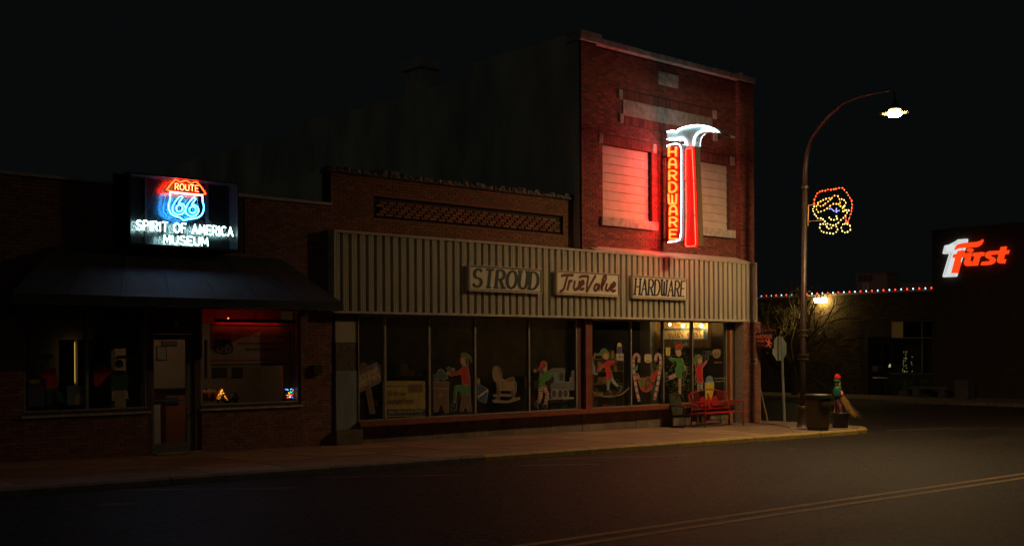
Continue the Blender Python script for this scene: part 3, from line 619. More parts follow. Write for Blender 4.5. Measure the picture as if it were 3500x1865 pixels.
# ------------------------------------------------------------------ museum building
mu = thing("museum_building", "low dark brick museum with scalloped awning and wide windows", "building", (10, 21.35, gz(10)))
MX0, MX1 = -6.0, 13.74; mz = 5.36; wzs = 1.02; wzh = 3.0
win1 = (7.10, 9.47, wzs, wzh); win2 = (10.60, 12.92, wzs, wzh); door = (9.55, 10.45, .2, wzh)
wall_with_holes(mb := MB(), MX0, MX1, -.2, mz, FY, FY + .3, [win1, win2, (9.47, 10.6, .05, wzh)]); mb.build("wall", mortar, mu)
bricks(mu, 5.5, MX1 - .003, gz(10) - .05, mz - .005, FY, [win1, win2, (9.47, 10.6, 0, wzh), (9.0, 11.6, 4.2, 5.6)], brick_dark, 300)
x = MX0
while x < MX1: nx = min(MX1, x + 2.0); MB().box(x, nx - .008, FY - .04, FY + .34, mz, mz + .06 + random.uniform(-.006, .006)).build("coping", flash, mu); x = nx
mb = MB(); mb.box(MX0, MX1, FY + .3, FY + 18, 4.3, 4.4); mb.build("roof", darkroom, mu)
for nm_, (a_, b_, c_, d_), ms in (("window", win1, (8.28,)), ("window", win2, ())):
    fr = MB()
    fr.box(a_, b_, FY + .02, FY + .1, c_ - .06, c_ + .03); fr.box(a_, a_ + .045, FY + .03, FY + .12, c_ + .03, d_); fr.box(b_ - .045, b_, FY + .03, FY + .12, c_ + .03, d_)
    for mm in ms: fr.box(mm - .03, mm + .03, FY + .03, FY + .12, c_ + .03, d_)
    wo = fr.build(nm_, alu, mu); edges = [a_] + list(ms) + [b_]
    for i in range(len(edges) - 1): MB().box(edges[i] + .03, edges[i + 1] - .03, FY + .075, FY + .081, c_ + .02, d_).build("pane", glass, wo)
    MB().box(a_ - .05, b_ + .05, FY - .06, FY + .05, c_ - .1, c_ - .062).build("window_sill", stone, wo)
# door set between brown boarded jambs
brownb = M("brown_boards", (0.13, 0.055, 0.04), 0.7, 0.4, 3, stretch=(3, 1, .4))
zdoor = S(560, 1148, FY + .05).z
for i in range(6): MB().box(9.47 + i * .188, 9.47 + (i + 1) * .188 - .008, FY + .03, FY + .08, zdoor + .04, wzh).build("board", brownb, mu)
for a_, b_ in ((9.47, 9.56), (10.47, 10.6)): MB().box(a_, b_, FY + .02, FY + .12, .1, zdoor + .04).build("board", brownb, mu)
dm = M("grey_door_frame", (0.13, 0.14, 0.12), 0.55)
d0, d1 = 9.565, 10.465
mb = MB(); mb.box(d0, d1, FY + .05, FY + .1, zdoor - .07, zdoor + .035); mb.box(d0, d0 + .05, FY + .05, FY + .1, .3, zdoor - .07); mb.box(d1 - .16, d1, FY + .05, FY + .1, .3, zdoor - .07); mb.box(d0, d1, FY + .05, FY + .1, .12, .3); mb.box(d0 + .05, d1 - .16, FY + .05, FY + .1, 1.14, 1.17)
dr = mb.build("door", dm, mu); MB().box(d0 + .05, d1 - .16, FY + .07, FY + .076, .3, zdoor - .07).build("pane", glass, dr); MB().tube([(d1 - .19, FY + .0, 1.0), (d1 - .19, FY + .0, 1.35)], .012).build("handle", alu, dr)
for k in range(2): MB().box(d0 - .02 - .06 * k, d1 + .1 + .1 * k, FY - .25 - .18 * k, FY + .05 - .22 * k, -.1, .12 - .07 * k - .002 * k).build("doorstep", M("mossy_yellow_step", (0.26, 0.22, 0.05), 0.85, 0.6, 6, 0.6), mu)
MB().box(10.02, 10.1, FY - .03, FY + .03, 2.62, 2.74).build("door_bell", M("bell", (.4, .4, .4), .4), mu)
MB().box(13.2, 13.42, FY - .1, FY - .012, 1.62, 1.82).build("meter_box", black, mu)
# awning
aw = thing("scalloped_awning", "dark navy hipped fabric awning with scalloped edge over the museum windows", "awning", (9.9, 20.7, 2.97))
fab = M("navy_awning_fabric", (0.034, 0.038, 0.044), 0.75, 0.25, 3, 0.2, bscale=120)
T0, T1, tz = 7.66, 12.46, 4.10; B0, B1, bz, by, ty = 6.51, 13.21, 3.15, 20.15, 21.32
def hipface(q): return MB().ext(q, (0, 0, -.012))
cg = [[(lerp(lerp(B0, B1, i / 56), lerp(T0, T1, i / 56), j / 8), lerp(by, ty, j / 8), lerp(bz, tz, j / 8) - .018 * abs(math.sin(math.pi * i / 8)) * math.sin(math.pi * j / 8) + .006 * math.sin(i * 1.7 + j)) for i in range(57)] for j in range(9)]
MB().add([v for r_ in cg for v in r_], [[j * 57 + i, j * 57 + i + 1, (j + 1) * 57 + i + 1, (j + 1) * 57 + i] for j in range(8) for i in range(56)]).build("canopy", fab, aw, True)
for i in range(8, 56, 8): MB().tube([tuple(Vector(cg[j][i]) + Vector((0, -.004, .004))) for j in range(9)], .004, 4).build("seam", fab, aw)
hipface([(B0, ty, bz), (B0, by, bz), (T0, ty, tz)]).build("canopy_end", fab, aw); hipface([(B1, by, bz), (B1, ty, bz), (T1, ty, tz)]).build("canopy_end", fab, aw)
def scal(n): return [v for i in range(n) for v in ((i / n, 0), ((i + .25) / n, -.028), ((i + .5) / n, -.04), ((i + .75) / n, -.028))] + [(1, 0)]
q = [(lerp(B0, B1, a_), by, 2.985 + b_ + .02) for a_, b_ in scal(21)]; MB().ext([(B1, by, bz), (B0, by, bz)] + q, (0, .008, 0)).build("valance", fab, aw)
q = [(B0, lerp(ty, by, a_), 3.0 + b_) for a_, b_ in scal(4)]; MB().ext([(B0, by, bz), (B0, ty, bz)] + q, (.008, 0, 0)).build("valance", fab, aw)
q = [(B1, lerp(ty, by, a_), 3.0 + b_) for a_, b_ in scal(4)]; MB().ext([(B1, by, bz), (B1, ty, bz)] + q, (-.008, 0, 0)).build("valance", fab, aw)
mb = MB(); mb.tube([(lerp(B0, B1, a_), by - .004, 2.998 + b_) for a_, b_ in scal(21)], .005, 4); mb.build("piping", M("piping", (.2, .22, .2), .7), aw)

# neon sign box above the awning
SYF = 20.95
sb = thing("museum_neon_sign", "glass fronted neon sign box reading Route 66 Spirit of America Museum", "neon sign", (10.2, 21.2, 4.2))
sl, sr = S(446, 700, SYF).x, S(812, 740, SYF).x; st = S(446, 592, SYF).z; sbm = S(446, 830, SYF).z
cas = M("sign_case", (0.02, 0.02, 0.024), 0.4)
for q in ((sl - .03, sr + .03, st, st + .03), (sl - .03, sr + .03, sbm - .05, sbm)): MB().box(q[0], q[1], SYF, FY - .02, q[2], q[3]).build("case_rail", cas, sb)
for q in ((sl - .03, sl), (sr, sr + .03)): MB().box(q[0], q[1], SYF, FY - .02, sbm, st).build("case_side", cas, sb)
MB().box(sl, sr, FY - .06, FY - .03, sbm, st).build("back_panel", M("dark_glossy_panel", (0.11, 0.12, 0.135), 0.27, metal=1.0), sb)
MB().box(sl - .19, sl - .035, FY - .05, FY - .02, sbm - .06, st + .03).build("backing_board", cas, sb)
mb = MB()
for xx in (sl + .42, sl + 1.18, sl + 1.72): MB().box(xx, xx + .05, FY - .1, FY - .065, sbm, st).build("strut", cas, sb)
MB().box(sl, sr, SYF + .25, SYF + .253, sbm, st).build("rear_pane", glassmat("acrylic_sheet", (1, 1, 1), 0.0, 1.45), sb); MB().box(sl, sr, SYF + .012, SYF + .018, sbm, st).build("front_pane", glassmat("sign_glass", (1, 1, 1), 0.0, 1.25), sb)
NY = SYF + .13
def MN(pts): return [S(420 + a_ * .2185, 570 + b_ * .2185, NY) for a_, b_ in pts]
n_red = EM("neon_red_amber", (40, .62, .05)); n_route = EM("neon_route", (9, 2.0, .6)); n_blue = EM("neon_blue", (1.0, 11, 28)); n_cool = EM("neon_cool_white", (7, 12, 11))
top = [(715, 320), (825, 200), (890, 242), (990, 215), (1075, 266), (1150, 235), (1268, 380), (1245, 436), (735, 380)]
MB().tube(MN(sm(top, 2)), .010, 6, True).build("neon_tube", n_red, sb, True)
MB().tube(MN([(740, 396), (1246, 448)]), .014, 6).build("neon_tube", EM("neon_bar", (7, 6.5, 7)), sb, True)
MB().tube(MN(sm([(738, 412), (738, 520), (714, 600), (733, 700), (800, 765), (895, 795), (955, 838), (1010, 818), (1150, 800), (1235, 745), (1268, 640), (1248, 545), (1245, 462)], 3, False)), .011, 6).build("neon_tube", n_blue, sb, True)
six = [(935, 478), (905, 460), (865, 490), (810, 560), (775, 640), (792, 710), (860, 748), (935, 732), (978, 670), (962, 605), (905, 570), (868, 575), (935, 478)]
for dx, dy in ((0, 0), (206, 24)):
    MB().tube(MN(sm([(a_ + dx, b_ + dy) for a_, b_ in six], 3, False)), .009, 6).build("neon_tube", n_blue, sb, True)
    MB().tube(MN([(885 + dx + 52 * math.cos(i * .4488), 650 + dy + 52 * math.sin(i * .4488)) for i in range(14)]), .009, 6, True).build("neon_tube", n_blue, sb, True)
def neonword(word, BL, BR, H_, mat, r_):
    a_, b_ = MN([BL])[0], MN([BR])[0]; z_ = (a_.z + b_.z) / 2
    for s_ in strokes(word, .26):
        MB().tube([(lerp(a_.x, b_.x, u_), NY, z_ + v_ * H_) for u_, v_ in s_], r_, 5).build("neon_tube", mat, sb, True)
hz = MN([(205, 825)])[0].z - MN([(205, 985)])[0].z
neonword("SPIRIT OF aMERICa", (215, 985), (1720, 1082), hz * .92, n_cool, .0115)
neonword("MUSEUM", (640, 1192), (1330, 1240), hz * .82, n_cool, .0115)
zz = MN([(815, 350)])[0].z; a_, b_ = MN([(815, 352)])[0], MN([(1180, 392)])[0]; z_ = (a_.z + b_.z) / 2
for s_ in strokes("ROUTE", .25): MB().tube([(lerp(a_.x, b_.x, u_), NY - .012, z_ + v_ * .12) for u_, v_ in s_], .007, 5).build("neon_tube", n_route, sb, True)
wire = M("wire", (.25, .25, .27), .5); MB().tube(MN([(530, 285), (480, 420), (400, 620), (275, 815)]), .003, 4).build("wire", wire, sb); MB().tube(MN([(1240, 760), (1430, 920), (1600, 1030)]), .003, 4).build("wire", wire, sb)

# ------------------------------------------------------------------ street lamp
lamp = thing("street_lamp", "tall brown curved arm street lamp with lit saucer head on the corner", "street lamp", (28.0, 18.68, gz(28)))
polem = M("brown_pole_paint", (0.035, 0.025, 0.02), 0.42, 0.2, 8)
b0 = Vector((28.0, 18.68, gz(28)))
def LX(px, py): return SX(px, py, 28.0)
mb = MB(); mb.lathe([(.21, 0), (.21, .03), (.17, .05), (.165, .12), (.13, .2), (.125, .5), (.135, .52), (.135, .6), (.105, .64)], b0, 16); mb.build("base", polem, lamp, True)
MB().tube([b0 + Vector((0, 0, .6)), LX(2744, 1240), LX(2751, 640)], .092, 14, r1=.078).build("pole", polem, lamp, True)
arm = [(2751, 640), (2752, 580), (2757, 530), (2771, 484), (2800, 435), (2836, 394), (2880, 357), (2925, 335), (2985, 320), (3042, 307)]
MB().tube([SX(p[0], p[1], lerp(28.0, 26.7, max(0, (p[0] - 2757) / (3058 - 2757)))) for p in arm], .074, 12, r1=.03).build("arm", polem, lamp, True)
mb = MB(); mb.lathe([(.095, -.02), (.1, 0), (.1, .07), (.09, .09)], LX(2751, 645), 12); mb.build("collar", polem, lamp, True)
hc = SX(3058, 386, 26.7)
mb = MB(); mb.lathe([(.15, .09), (.15, .11), (.12, .18), (.06, .26), (.03, .32), (.025, .55)], hc, 20); mb.build("hood", M("lamp_hood", (0.05, 0.05, 0.04), 0.6), lamp, True)
MB().lathe([(.20, -.004), (.375, -.012), (.38, -.006), (.375, 0), (.20, .004)], hc, 28).build("brim", M("lamp_brim", (0.10, 0.095, 0.055), 0.6), lamp, True)
mb = MB(); mb.lathe([(.205 * math.cos(a_), .105 * math.sin(a_)) for a_ in [(i - 4) * math.pi / 16 for i in range(12)]], hc, 20); mb.build("globe", EM("lamp_globe", (9, 7.4, 2.4)), lamp, True)
MB().lathe([(.150, 0), (.150, .0008)], hc - Vector((0, 0, .088)), 24).build("lens", EM("lamp_light", (2900, 1880, 840)), lamp)
# clamps and empty banner brackets
cl = M("clamp_steel", (0.3, 0.22, 0.17), 0.35, metal=0.8)
for y_ in (1129, 1146, 1212, 1226):
    c = LX(2745, y_); mb = MB(); mb.lathe([(.097, -.012), (.107, -.012), (.107, .012), (.097, .012)], c, 14); mb.box(c.x - .02, c.x + .02, c.y - .17, c.y - .1, c.z - .035, c.z + .035); mb.box(c.x - .02, c.x + .02, c.y + .1, c.y + .17, c.z - .035, c.z + .035); mb.build("clamp", cl, lamp)
# elf face light decoration fixed to the pole
dl = thing("elf_light_decoration", "wire framed elf face outlined in red and amber bulbs on the lamp pole", "light decoration", LX(2765, 790))
def DX(pts): return [SX(2730 + a_ * .1457, 620 + b_ * .1457, 28.0) for a_, b_ in pts]
fr = MB(); br_, by_, bw_, bb_ = MB(), MB(), MB(), MB()
def lights(pts, mb_, closed=False, step=.095, rad=.016):
    q = DX(sm(pts, 4, closed)); fr.tube(q, .006, 4, closed)
    if closed: q = q + [q[0]]
    acc = 0.03
    for a_, b_ in zip(q, q[1:]):
        L_ = (b_ - a_).length
        while acc < L_: mb_.ball(a_ + (b_ - a_) * (acc / L_) + Vector((0, random.uniform(-.008, .008), random.uniform(-.008, .008))), rad * random.uniform(.75, 1.15), 6, 1.35); acc += step * random.uniform(.85, 1.18)
        acc -= L_
lights([(355, 540), (365, 450), (390, 365), (440, 285), (515, 230), (605, 225), (660, 195), (780, 188), (860, 172), (1015, 160), (1080, 210), (1140, 285), (1180, 355), (1230, 415), (1250, 515), (1243, 610), (1235, 710), (1205, 800), (1180, 885), (1130, 985)], br_)
lights([(1105, 810), (1108, 880), (1112, 985)], br_)
lights([(430, 510), (480, 490), (535, 460), (615, 422), (700, 395), (765, 390), (825, 338), (900, 335), (950, 400), (968, 475), (980, 545)], by_); lights([(440, 520), (475, 570), (550, 570), (635, 518), (705, 458), (765, 395)], by_)
lights([(425, 560), (415, 620), (440, 690), (465, 712), (545, 700), (625, 655), (690, 610), (750, 565), (825, 525), (915, 530), (980, 575), (1035, 640), (1030, 720)], by_)
lights([(990, 410), (1060, 435), (1098, 485), (1085, 565), (1040, 580), (1080, 640), (1085, 685), (1040, 715), (1165, 660), (1145, 725), (1100, 785), (1048, 857), (990, 905), (930, 975), (830, 1030), (745, 1018), (680, 990), (600, 928), (535, 865), (460, 870), (405, 805), (360, 732), (325, 650), (372, 570)], bw_)
lights([(700, 835), (745, 890), (830, 908), (908, 875), (880, 828), (905, 770)], bw_); lights([(495, 1015), (582, 992), (650, 1025), (668, 1095), (740, 1108), (790, 1060), (820, 1035), (905, 1070), (915, 1120), (900, 1168), (812, 1220), (700, 1215), (558, 1180), (500, 1100)], bw_, True)
lights([(1055, 1000), (1165, 1000), (1212, 1085), (1187, 1165), (1068, 1200), (1003, 1120), (1003, 1068)], bw_, True); lights([(705, 650), (755, 632), (800, 670), (865, 700), (885, 630), (885, 740)], bb_, step=.05, rad=.011); lights([(890, 700), (930, 685), (985, 690)], bb_, step=.05, rad=.011)
fr.tube(DX([(210, 556), (430, 548)]), .012, 5); fr.tube(DX([(230, 938), (590, 908)]), .012, 5); fr.tube(DX([(228, 540), (215, 1045)]), .018, 5)
fr.build("wire_frame", M("frame_amber_wire", (0.45, 0.30, 0.10), 0.5), dl)
br_.build("red_bulb", EM("bulb_red", (9, .35, .08)), dl, kind="stuff"); by_.build("amber_bulb", EM("bulb_amber", (4.5, 1.7, .25)), dl, kind="stuff"); bw_.build("warm_white_bulb", EM("bulb_warm", (4, 2.9, .8)), dl, kind="stuff"); bb_.build("blue_bulb", EM("bulb_blue", (.9, 1.1, 6)), dl, kind="stuff")
MB().tube(sm([tuple(p) for p in DX([(60, 600), (110, 575), (150, 610), (200, 590), (190, 640), (120, 620)])], 3, True), .006, 4, True).build("tied_cord", M("cord", (.45, .3, .12), .6), dl)

# ------------------------------------------------------------------ things along the pavement
def zsx(px, py, Y): return S(px, py, Y)
# blade sign on the corner pier
BX = 29.12
bs = thing("blade_sign", "small navy hanging sign reading HARDWARE STORE on the corner pier", "sign", (BX, 20.9, 2.4))
q0, q1 = SX(2583, 1137, BX), SX(2644, 1190, BX)
MB().box(BX, BX + .025, q1.y, q0.y, q1.z, q0.z).build("panel", M("blade_navy", (0.007, 0.007, 0.02), 0.6), bs)
redp = M("orange_red_print", (0.95, 0.28, 0.13), 0.6); redd = M("red_print", (0.55, 0.02, 0.02), 0.6)
def BT(body, x0, x1, yb, yt, mat, nm="lettering", dx=.003):
    mb = MB(); put(mb, body, SX(x0, yb, BX - dx), SX(x1, yb, BX - dx), SX(x0, yt, BX - dx)); mb.build(nm, mat, bs)
BT("HARDWARE", 2584, 2639, 1156.5, 1142, redp); BT("STORE", 2586, 2613, 1169, 1160.5, redp); BT("True Value", 2587, 2615, 1182, 1175, redd)
def bl(pts): return [SX(2560 + a_ * .3352, 1020 + b_ * .335, BX - .003) for a_, b_ in pts]
mb = MB()
for pg in ([(195, 414), (203, 409), (211, 414), (212, 424), (205, 430), (197, 426)], [(196, 430), (212, 428), (220, 440), (230, 455), (224, 460), (212, 450), (210, 470), (224, 486), (222, 502), (213, 500), (212, 488), (200, 476), (185, 484), (172, 490), (168, 482), (190, 470), (192, 448), (178, 440), (168, 420), (174, 418), (184, 432)], [(228, 450), (238, 458), (232, 468), (223, 462)], [(164, 424), (182, 404), (186, 409), (170, 428)]): mb.poly(bl(pg))
for i in range(len(mb.v)): pass
mb.build("running_figure", redp, bs)
iron = M("bracket_iron", (0.35, 0.10, 0.06), 0.5)
a_, b_, c_ = SX(2566, 1128, BX), SX(2650, 1129, BX), SX(2571, 1099, BX); a_.y = min(a_.y, 21.14); mb = MB(); mb.tube([a_, b_], .014); mb.build("bracket_arm", iron, bs); MB().tube([c_, b_], .009).build("stay_rod", iron, bs)
for px_ in (2590, 2637): MB().tube([SX(px_, 1129, BX + .012), SX(px_, 1138, BX + .012)], .006, 5).build("hook", iron, bs)
pq = S(2574, 1234, 21.1); pl = thing("address_plaque", "small pale street number plaque on the brick corner pier", "plaque", (pq.x, 21.1, pq.z))
MB().box(pq.x - .2, pq.x + .2, 21.085, 21.115, pq.z - .085, pq.z + .085).build("plate", M("plaque_tin", (.32, .28, .22), .5, .3, 9), pl); mb = MB()
for k in range(4): mb.box(pq.x - .14 + k * .075, pq.x - .095 + k * .075, 21.081, 21.084, pq.z - .05, pq.z + .05 - .02 * (k % 2))
mb.build("number", black, pl)
# stop sign seen from behind
p = SG(2682, 1443); ss = thing("stop_sign", "pale grey back of an octagonal stop sign on a thin post", "traffic sign", p)
tin = M("bare_sign_metal", (0.34, 0.40, 0.36), 0.45, 0.2, 8, metal=0.3)
c = S(2667.5, 1191, p.y); R_ = .37 / math.cos(math.pi / 8)
MB().ext([(c.x + R_ * math.cos(math.pi / 8 + i * math.pi / 4), p.y + .03, c.z + R_ * math.sin(math.pi / 8 + i * math.pi / 4)) for i in range(8)], (0, .006, 0)).build("sign_plate", tin, ss)
tp = S(2671, 1153, p.y)
mb = MB(); mb.add([(p.x - .028, p.y - .025, p.z), (p.x + .028, p.y - .025, p.z), (p.x + .028, p.y + .027, p.z), (p.x - .028, p.y + .027, p.z), (tp.x - .028, p.y - .025, tp.z), (tp.x + .028, p.y - .025, tp.z), (tp.x + .028, p.y + .027, tp.z), (tp.x - .028, p.y + .027, tp.z)], [(0, 3, 2, 1), (4, 5, 6, 7), (0, 1, 5, 4), (1, 2, 6, 5), (2, 3, 7, 6), (3, 0, 4, 7)]); mb.build("post", tin, ss)
mb = MB(); mb.box(c.x - .13, c.x - .04, p.y + .02, p.y + .029, c.z - .36, c.z + .36); mb.build("stiffener", M("dark_channel", (.1, .1, .09), .6), ss)
# litter bin
p = SG(2796, 1471); bi = thing("litter_bin", "tapered brown litter bin with flat black lid by the lamp", "litter bin", p)
def rsq(r, z, c_=None): return [(p.x + r * (abs(math.cos(a_)) ** .55) * math.copysign(1, math.cos(a_)), p.y + r * (abs(math.sin(a_)) ** .55) * math.copysign(1, math.sin(a_)), p.z + z) for a_ in [2 * math.pi * (i + .5) / 24 for i in range(24)]]
def loft(rings):
    n = len(rings[0]); return MB().add([v for r_ in rings for v in r_], [[i * n + j, i * n + (j + 1) % n, (i + 1) * n + (j + 1) % n, (i + 1) * n + j] for i in range(len(rings) - 1) for j in range(n)] + [list(range(n - 1, -1, -1)), list(range((len(rings) - 1) * n, len(rings) * n))])
loft([rsq(.235, .0), rsq(.25, .02), rsq(.25, .11)]).build("foot", black, bi); loft([rsq(.26, .11), rsq(.30, .86), rsq(.305, .9)]).build("body", M("tan_bin_plastic", (0.10, 0.07, 0.047), 0.6, 0.3, 5), bi, True); loft([rsq(.325, .9), rsq(.33, .98), rsq(.30, 1.0)]).build("lid", M("black_lid", (.03, .035, .04), .3), bi)
# planter and straw elf figure
p = SG(2872, 1463); po = thing("black_planter", "round black planter pot on the corner by the kerb", "planter", p)
mb = MB(); mb.lathe([(.2, 0), (.215, .02), (.235, .4), (.25, .42), (.25, .46), (.22, .46), (.215, .40)], p, 20); mb.build("pot", black, po, True); MB().lathe([(.215, .38), (.1, .41), (.01, .42)], p, 14).build("soil", M("soil", (.03, .02, .015), .95), po)
q = p + Vector((0, 0, .42)); el = thing("straw_elf_figure", "straw stuffed elf doll in red hat and green coat standing in the planter", "doll", q)
def EG(pts, r0, n=8): return MB().tube(pts, r0, n)
def e(px, py, dy=0): return SX(2600 + px * .1821, 1250 + py * .1821, p.x) + Vector((0, dy, 0))
grn = M("green_felt", (0.02, 0.17, 0.09), 0.85, .3, 9); redf = M("red_felt", (0.65, 0.015, 0.02), 0.85, .2, 9); straw = M("straw", (0.50, 0.32, 0.09), 0.8); skin = M("straw_face", (0.35, 0.24, 0.12), 0.8)
def cone(rings, name, mat):
    n = 10; R = []
    for c_, r_ in rings: R.append([(c_.x + r_ * math.cos(2 * math.pi * i / n), c_.y + r_ * math.sin(2 * math.pi * i / n), c_.z) for i in range(n)])
    return loft(R).build(name, mat, el, True)
cone([(e(1440, 258), .095), (e(1440, 215), .098), (e(1440, 175), .075), (e(1430, 148), .02)], "hat", redf)
cone([(e(1430, 310), .10), (e(1432, 285), .105), (e(1436, 252), .10)], "hat_brim", grn)
cone([(e(1432, 375), .05), (e(1430, 345), .085), (e(1430, 308), .085)], "head", skin)
cone([(e(1425, 590), .10), (e(1415, 540), .12), (e(1435, 450), .115), (e(1452, 400), .10), (e(1450, 365), .05)], "coat", grn)
MB().tube([e(1480, 310), e(1488, 350), e(1497, 385)], .03, 6, r1=.008).build("collar_point", M("yellow_felt", (.6, .45, .05), .8), el)
MB().tube([e(1470, 440), e(1460, 500), e(1490, 560)], .05, 8, r1=.035).build("sleeve", M("striped_sleeve", (.42, .26, .16), .85, .6, 30), el); MB().tube([e(1505, 470), e(1525, 540)], .05, 8).build("gift", M("red_white_gift", (.6, .04, .04), .7, .7, 25, c2=(.6, .5, .45)), el)
MB().tube([e(1440, 590), e(1450, 680), e(1490, 800), e(1500, 880)], .06, 8).build("leg", M("purple_cloth", (.06, .035, .05), .85), el); MB().tube([e(1490, 700), e(1480, 800), e(1470, 880)], .05, 8).build("leg", redf, el)
MB().tube([e(1388, 600), e(1384, 868)], .011, 6).build("stake", M("stake_wood", (.5, .25, .08), .7), el)
mb = MB()
for i in range(170):
    t0 = random.random(); a_ = e(1490 + random.gauss(0, 18), 560 + random.gauss(0, 15), random.uniform(-.05, .05)); L_ = random.uniform(.35, 1.0); b_ = e(lerp(1500, 1730, L_) + random.gauss(0, 28), lerp(560, 880, L_) + random.gauss(0, 30), random.uniform(-.06, .06)); mid = (a_ + b_) / 2 + Vector((0, random.gauss(0, .02), random.gauss(.015, .02))); mb.tube([a_, mid, b_], .0045, 3, r1=.003)
for i in range(26): a_ = e(1690 + random.gauss(0, 20), 860 + random.gauss(0, 20)); mb.tube([a_, a_ + Vector((random.gauss(0, .04), -random.uniform(.05, .28), -random.uniform(.0, .18)))], .004, 3, r1=.002)
for i in range(20): a_ = e(1465 + random.gauss(0, 8), 760); mb.tube([a_, e(1480 + random.gauss(0, 25), 840)], .004, 3)
mb.build("straw", straw, el, kind="stuff")
# red metal bench
bsh = MB(); bx0, bx1, byf, byb = 25.85, 27.65, 20.52, 21.02; bz = gz(26.8)
be = thing("red_bench", "red metal bench with bowed openwork back below the shop window", "bench", (27.4, 20.9, bz))
rm = M("red_bench_enamel", (0.36, 0.016, 0.018), 0.38, .15, 8)
for xx in (bx0, bx1):
    MB().tube(sm([(xx, byf, bz + .02), (xx, byf, bz + .45), (xx, byf + .0, bz + .65), (xx, byf + .06, bz + .71), (xx, byb, bz + .72)], 3, False), .02, 8).build("armrest", rm, be, True)
    MB().tube([(xx + (.0 if xx == bx0 else -.0), byb + .02, bz), (xx, byb, bz + .42), (xx, byb + .12, bz + .96)], .02, 8).build("leg", rm, be, True); MB().tube([(xx, byf, bz + .4), (xx, byb, bz + .38)], .017, 6).build("side_rail", rm, be)
    for yy in (byf, byb + .02): MB().lathe([(.035, 0), (.035, .01), (.012, .03)], (xx, yy, bz), 8).build("foot", black, be)
MB().tube([(bx0, byf, bz + .4), (bx1, byf, bz + .4)], .02, 8).build("front_rail", rm, be); MB().tube([(bx0, byb - .02, bz + .16), (bx1, byb - .02, bz + .16)], .012, 6).build("stretcher", rm, be)
for k in range(6): MB().box(bx0, bx1, byf + .02 + k * .062, byf + .066 + k * .062, bz + .405, bz + .418).build("slat", rm, be)
def bt(u_, h): return (lerp(bx0, bx1, u_), lerp(byb, byb + .12, (h - .42) / .54), bz + h)
topz = lambda u_: .94 + .13 * (1 - (2 * u_ - 1) ** 2) ** 1
MB().tube([bt(i / 12, topz(i / 12)) for i in range(13)], .02, 8).build("top_rail", rm, be, True); MB().tube([bt(0, .5), bt(1, .5)], .016, 6).build("lower_rail", rm, be)
for k in range(1, 24):
    u_ = k / 24
    if .26 < u_ < .74: continue
    MB().tube([bt(u_, .5), bt(u_, topz(u_))], .010, 5).build("spindle", rm, be)
def cutp(pts): return MB().ext([bt(a_, b_) for a_, b_ in pts], (0, .008, 0))
cutp([(.27, .58), (.43, .58), (.44, .72), (.42, .84), (.38, .8), (.36, .9), (.33, .82), (.29, .86), (.27, .76)]).build("cutout_panel", rm, be); cutp([(.45, .5), (.49, .5), (.5, .58), (.53, .5), (.56, .5), (.54, .62), (.55, .72), (.535, .86), (.52, .97), (.48, .96), (.475, .86), (.46, .76), (.44, .68), (.455, .62)]).build("cutout_figure", rm, be); cutp([(.57, .58), (.73, .58), (.73, .82), (.70, .9), (.66, .84), (.62, .9), (.58, .8)]).build("cutout_panel", rm, be)
# black metal lawn chair
cp = Vector((25.28, 20.85, gz(25.3))); chr_ = thing("lawn_chair", "black metal shell back lawn chair beside the red bench", "chair", cp)
bm_ = M("black_chair_enamel", (0.035, 0.035, 0.032), 0.32, .2, 9)
def C_(x, y, z): return (cp.x + x, cp.y + y, cp.z + z)
for sx in (-.27, .27): MB().tube(sm([C_(sx, .22, .62), C_(sx, -.1, .62), C_(sx, -.24, .58), C_(sx, -.26, .45), C_(sx, -.27, .1), C_(sx, -.22, .03), C_(sx, .1, .02), C_(sx, .3, .02)], 3, False), .016, 7).build("side_frame", bm_, chr_, True)
MB().tube([C_(-.27, .3, .02), C_(.27, .3, .02)], .016, 6).build("rear_bar", bm_, chr_); MB().tube([C_(-.27, -.1, .36), C_(.27, -.1, .36)], .016, 6).build("cross_bar", bm_, chr_)
g = [[C_(-.24 + .06 * i, -.22 + .075 * j, .40 - .05 * (j / 6) - .02 * math.sin(i / 8 * math.pi)) for i in range(9)] for j in range(7)]
def gridmesh(g, th): n, m_ = len(g), len(g[0]); return MB().add([v for r_ in g for v in r_], [[i * m_ + j, i * m_ + j + 1, (i + 1) * m_ + j + 1, (i + 1) * m_ + j] for i in range(n - 1) for j in range(m_ - 1)])
gridmesh(g, 0).build("seat", bm_, chr_, True)
g = [[C_((-.24 + .06 * i) * (1 if j < 6 else (.9 if j == 6 else .66)), .21 + .024 * j + .03 * abs(i - 4) / -4, .36 + .083 * j) for i in range(9)] for j in range(8)]
gridmesh(g, 0).build("backrest", M("chair_back_enamel", (0.055, 0.05, 0.035), 0.3, .4, 8), chr_, True)
MB().tube([v for v in sm([C_(-.25, .2, .36), C_(-.25, .33, .8), C_(-.18, .37, .94), C_(0, .39, .97), C_(.18, .37, .94), C_(.25, .33, .8), C_(.25, .2, .36)], 3, False)], .014, 6).build("back_rim", bm_, chr_, True)
# wooden rack leaning at the corner
p = SG(2622, 1440); t_ = SX(2610, 1312, p.x); rk = thing("leaning_rack", "weathered wooden slatted rack leaning against the side of the corner", "rack", p)
wd = M("weathered_wood", (0.36, 0.26, 0.14), 0.8, .4, 6, stretch=(3, 3, .6))
def RK(x, h, t0=0): return (lerp(29.95, 29.48, h) , p.y + x, p.z + h * 1.25)
for x_ in (0.0, .55): MB().tube([RK(x_, 0), RK(x_, 1)], .035, 4).build("rail", wd, rk)
for k in range(7): MB().tube([RK(0, .08 + k * .14), RK(.55, .08 + k * .14)], .02, 4).build("slat", M("dark_wood", (.1, .08, .06), .8), rk)

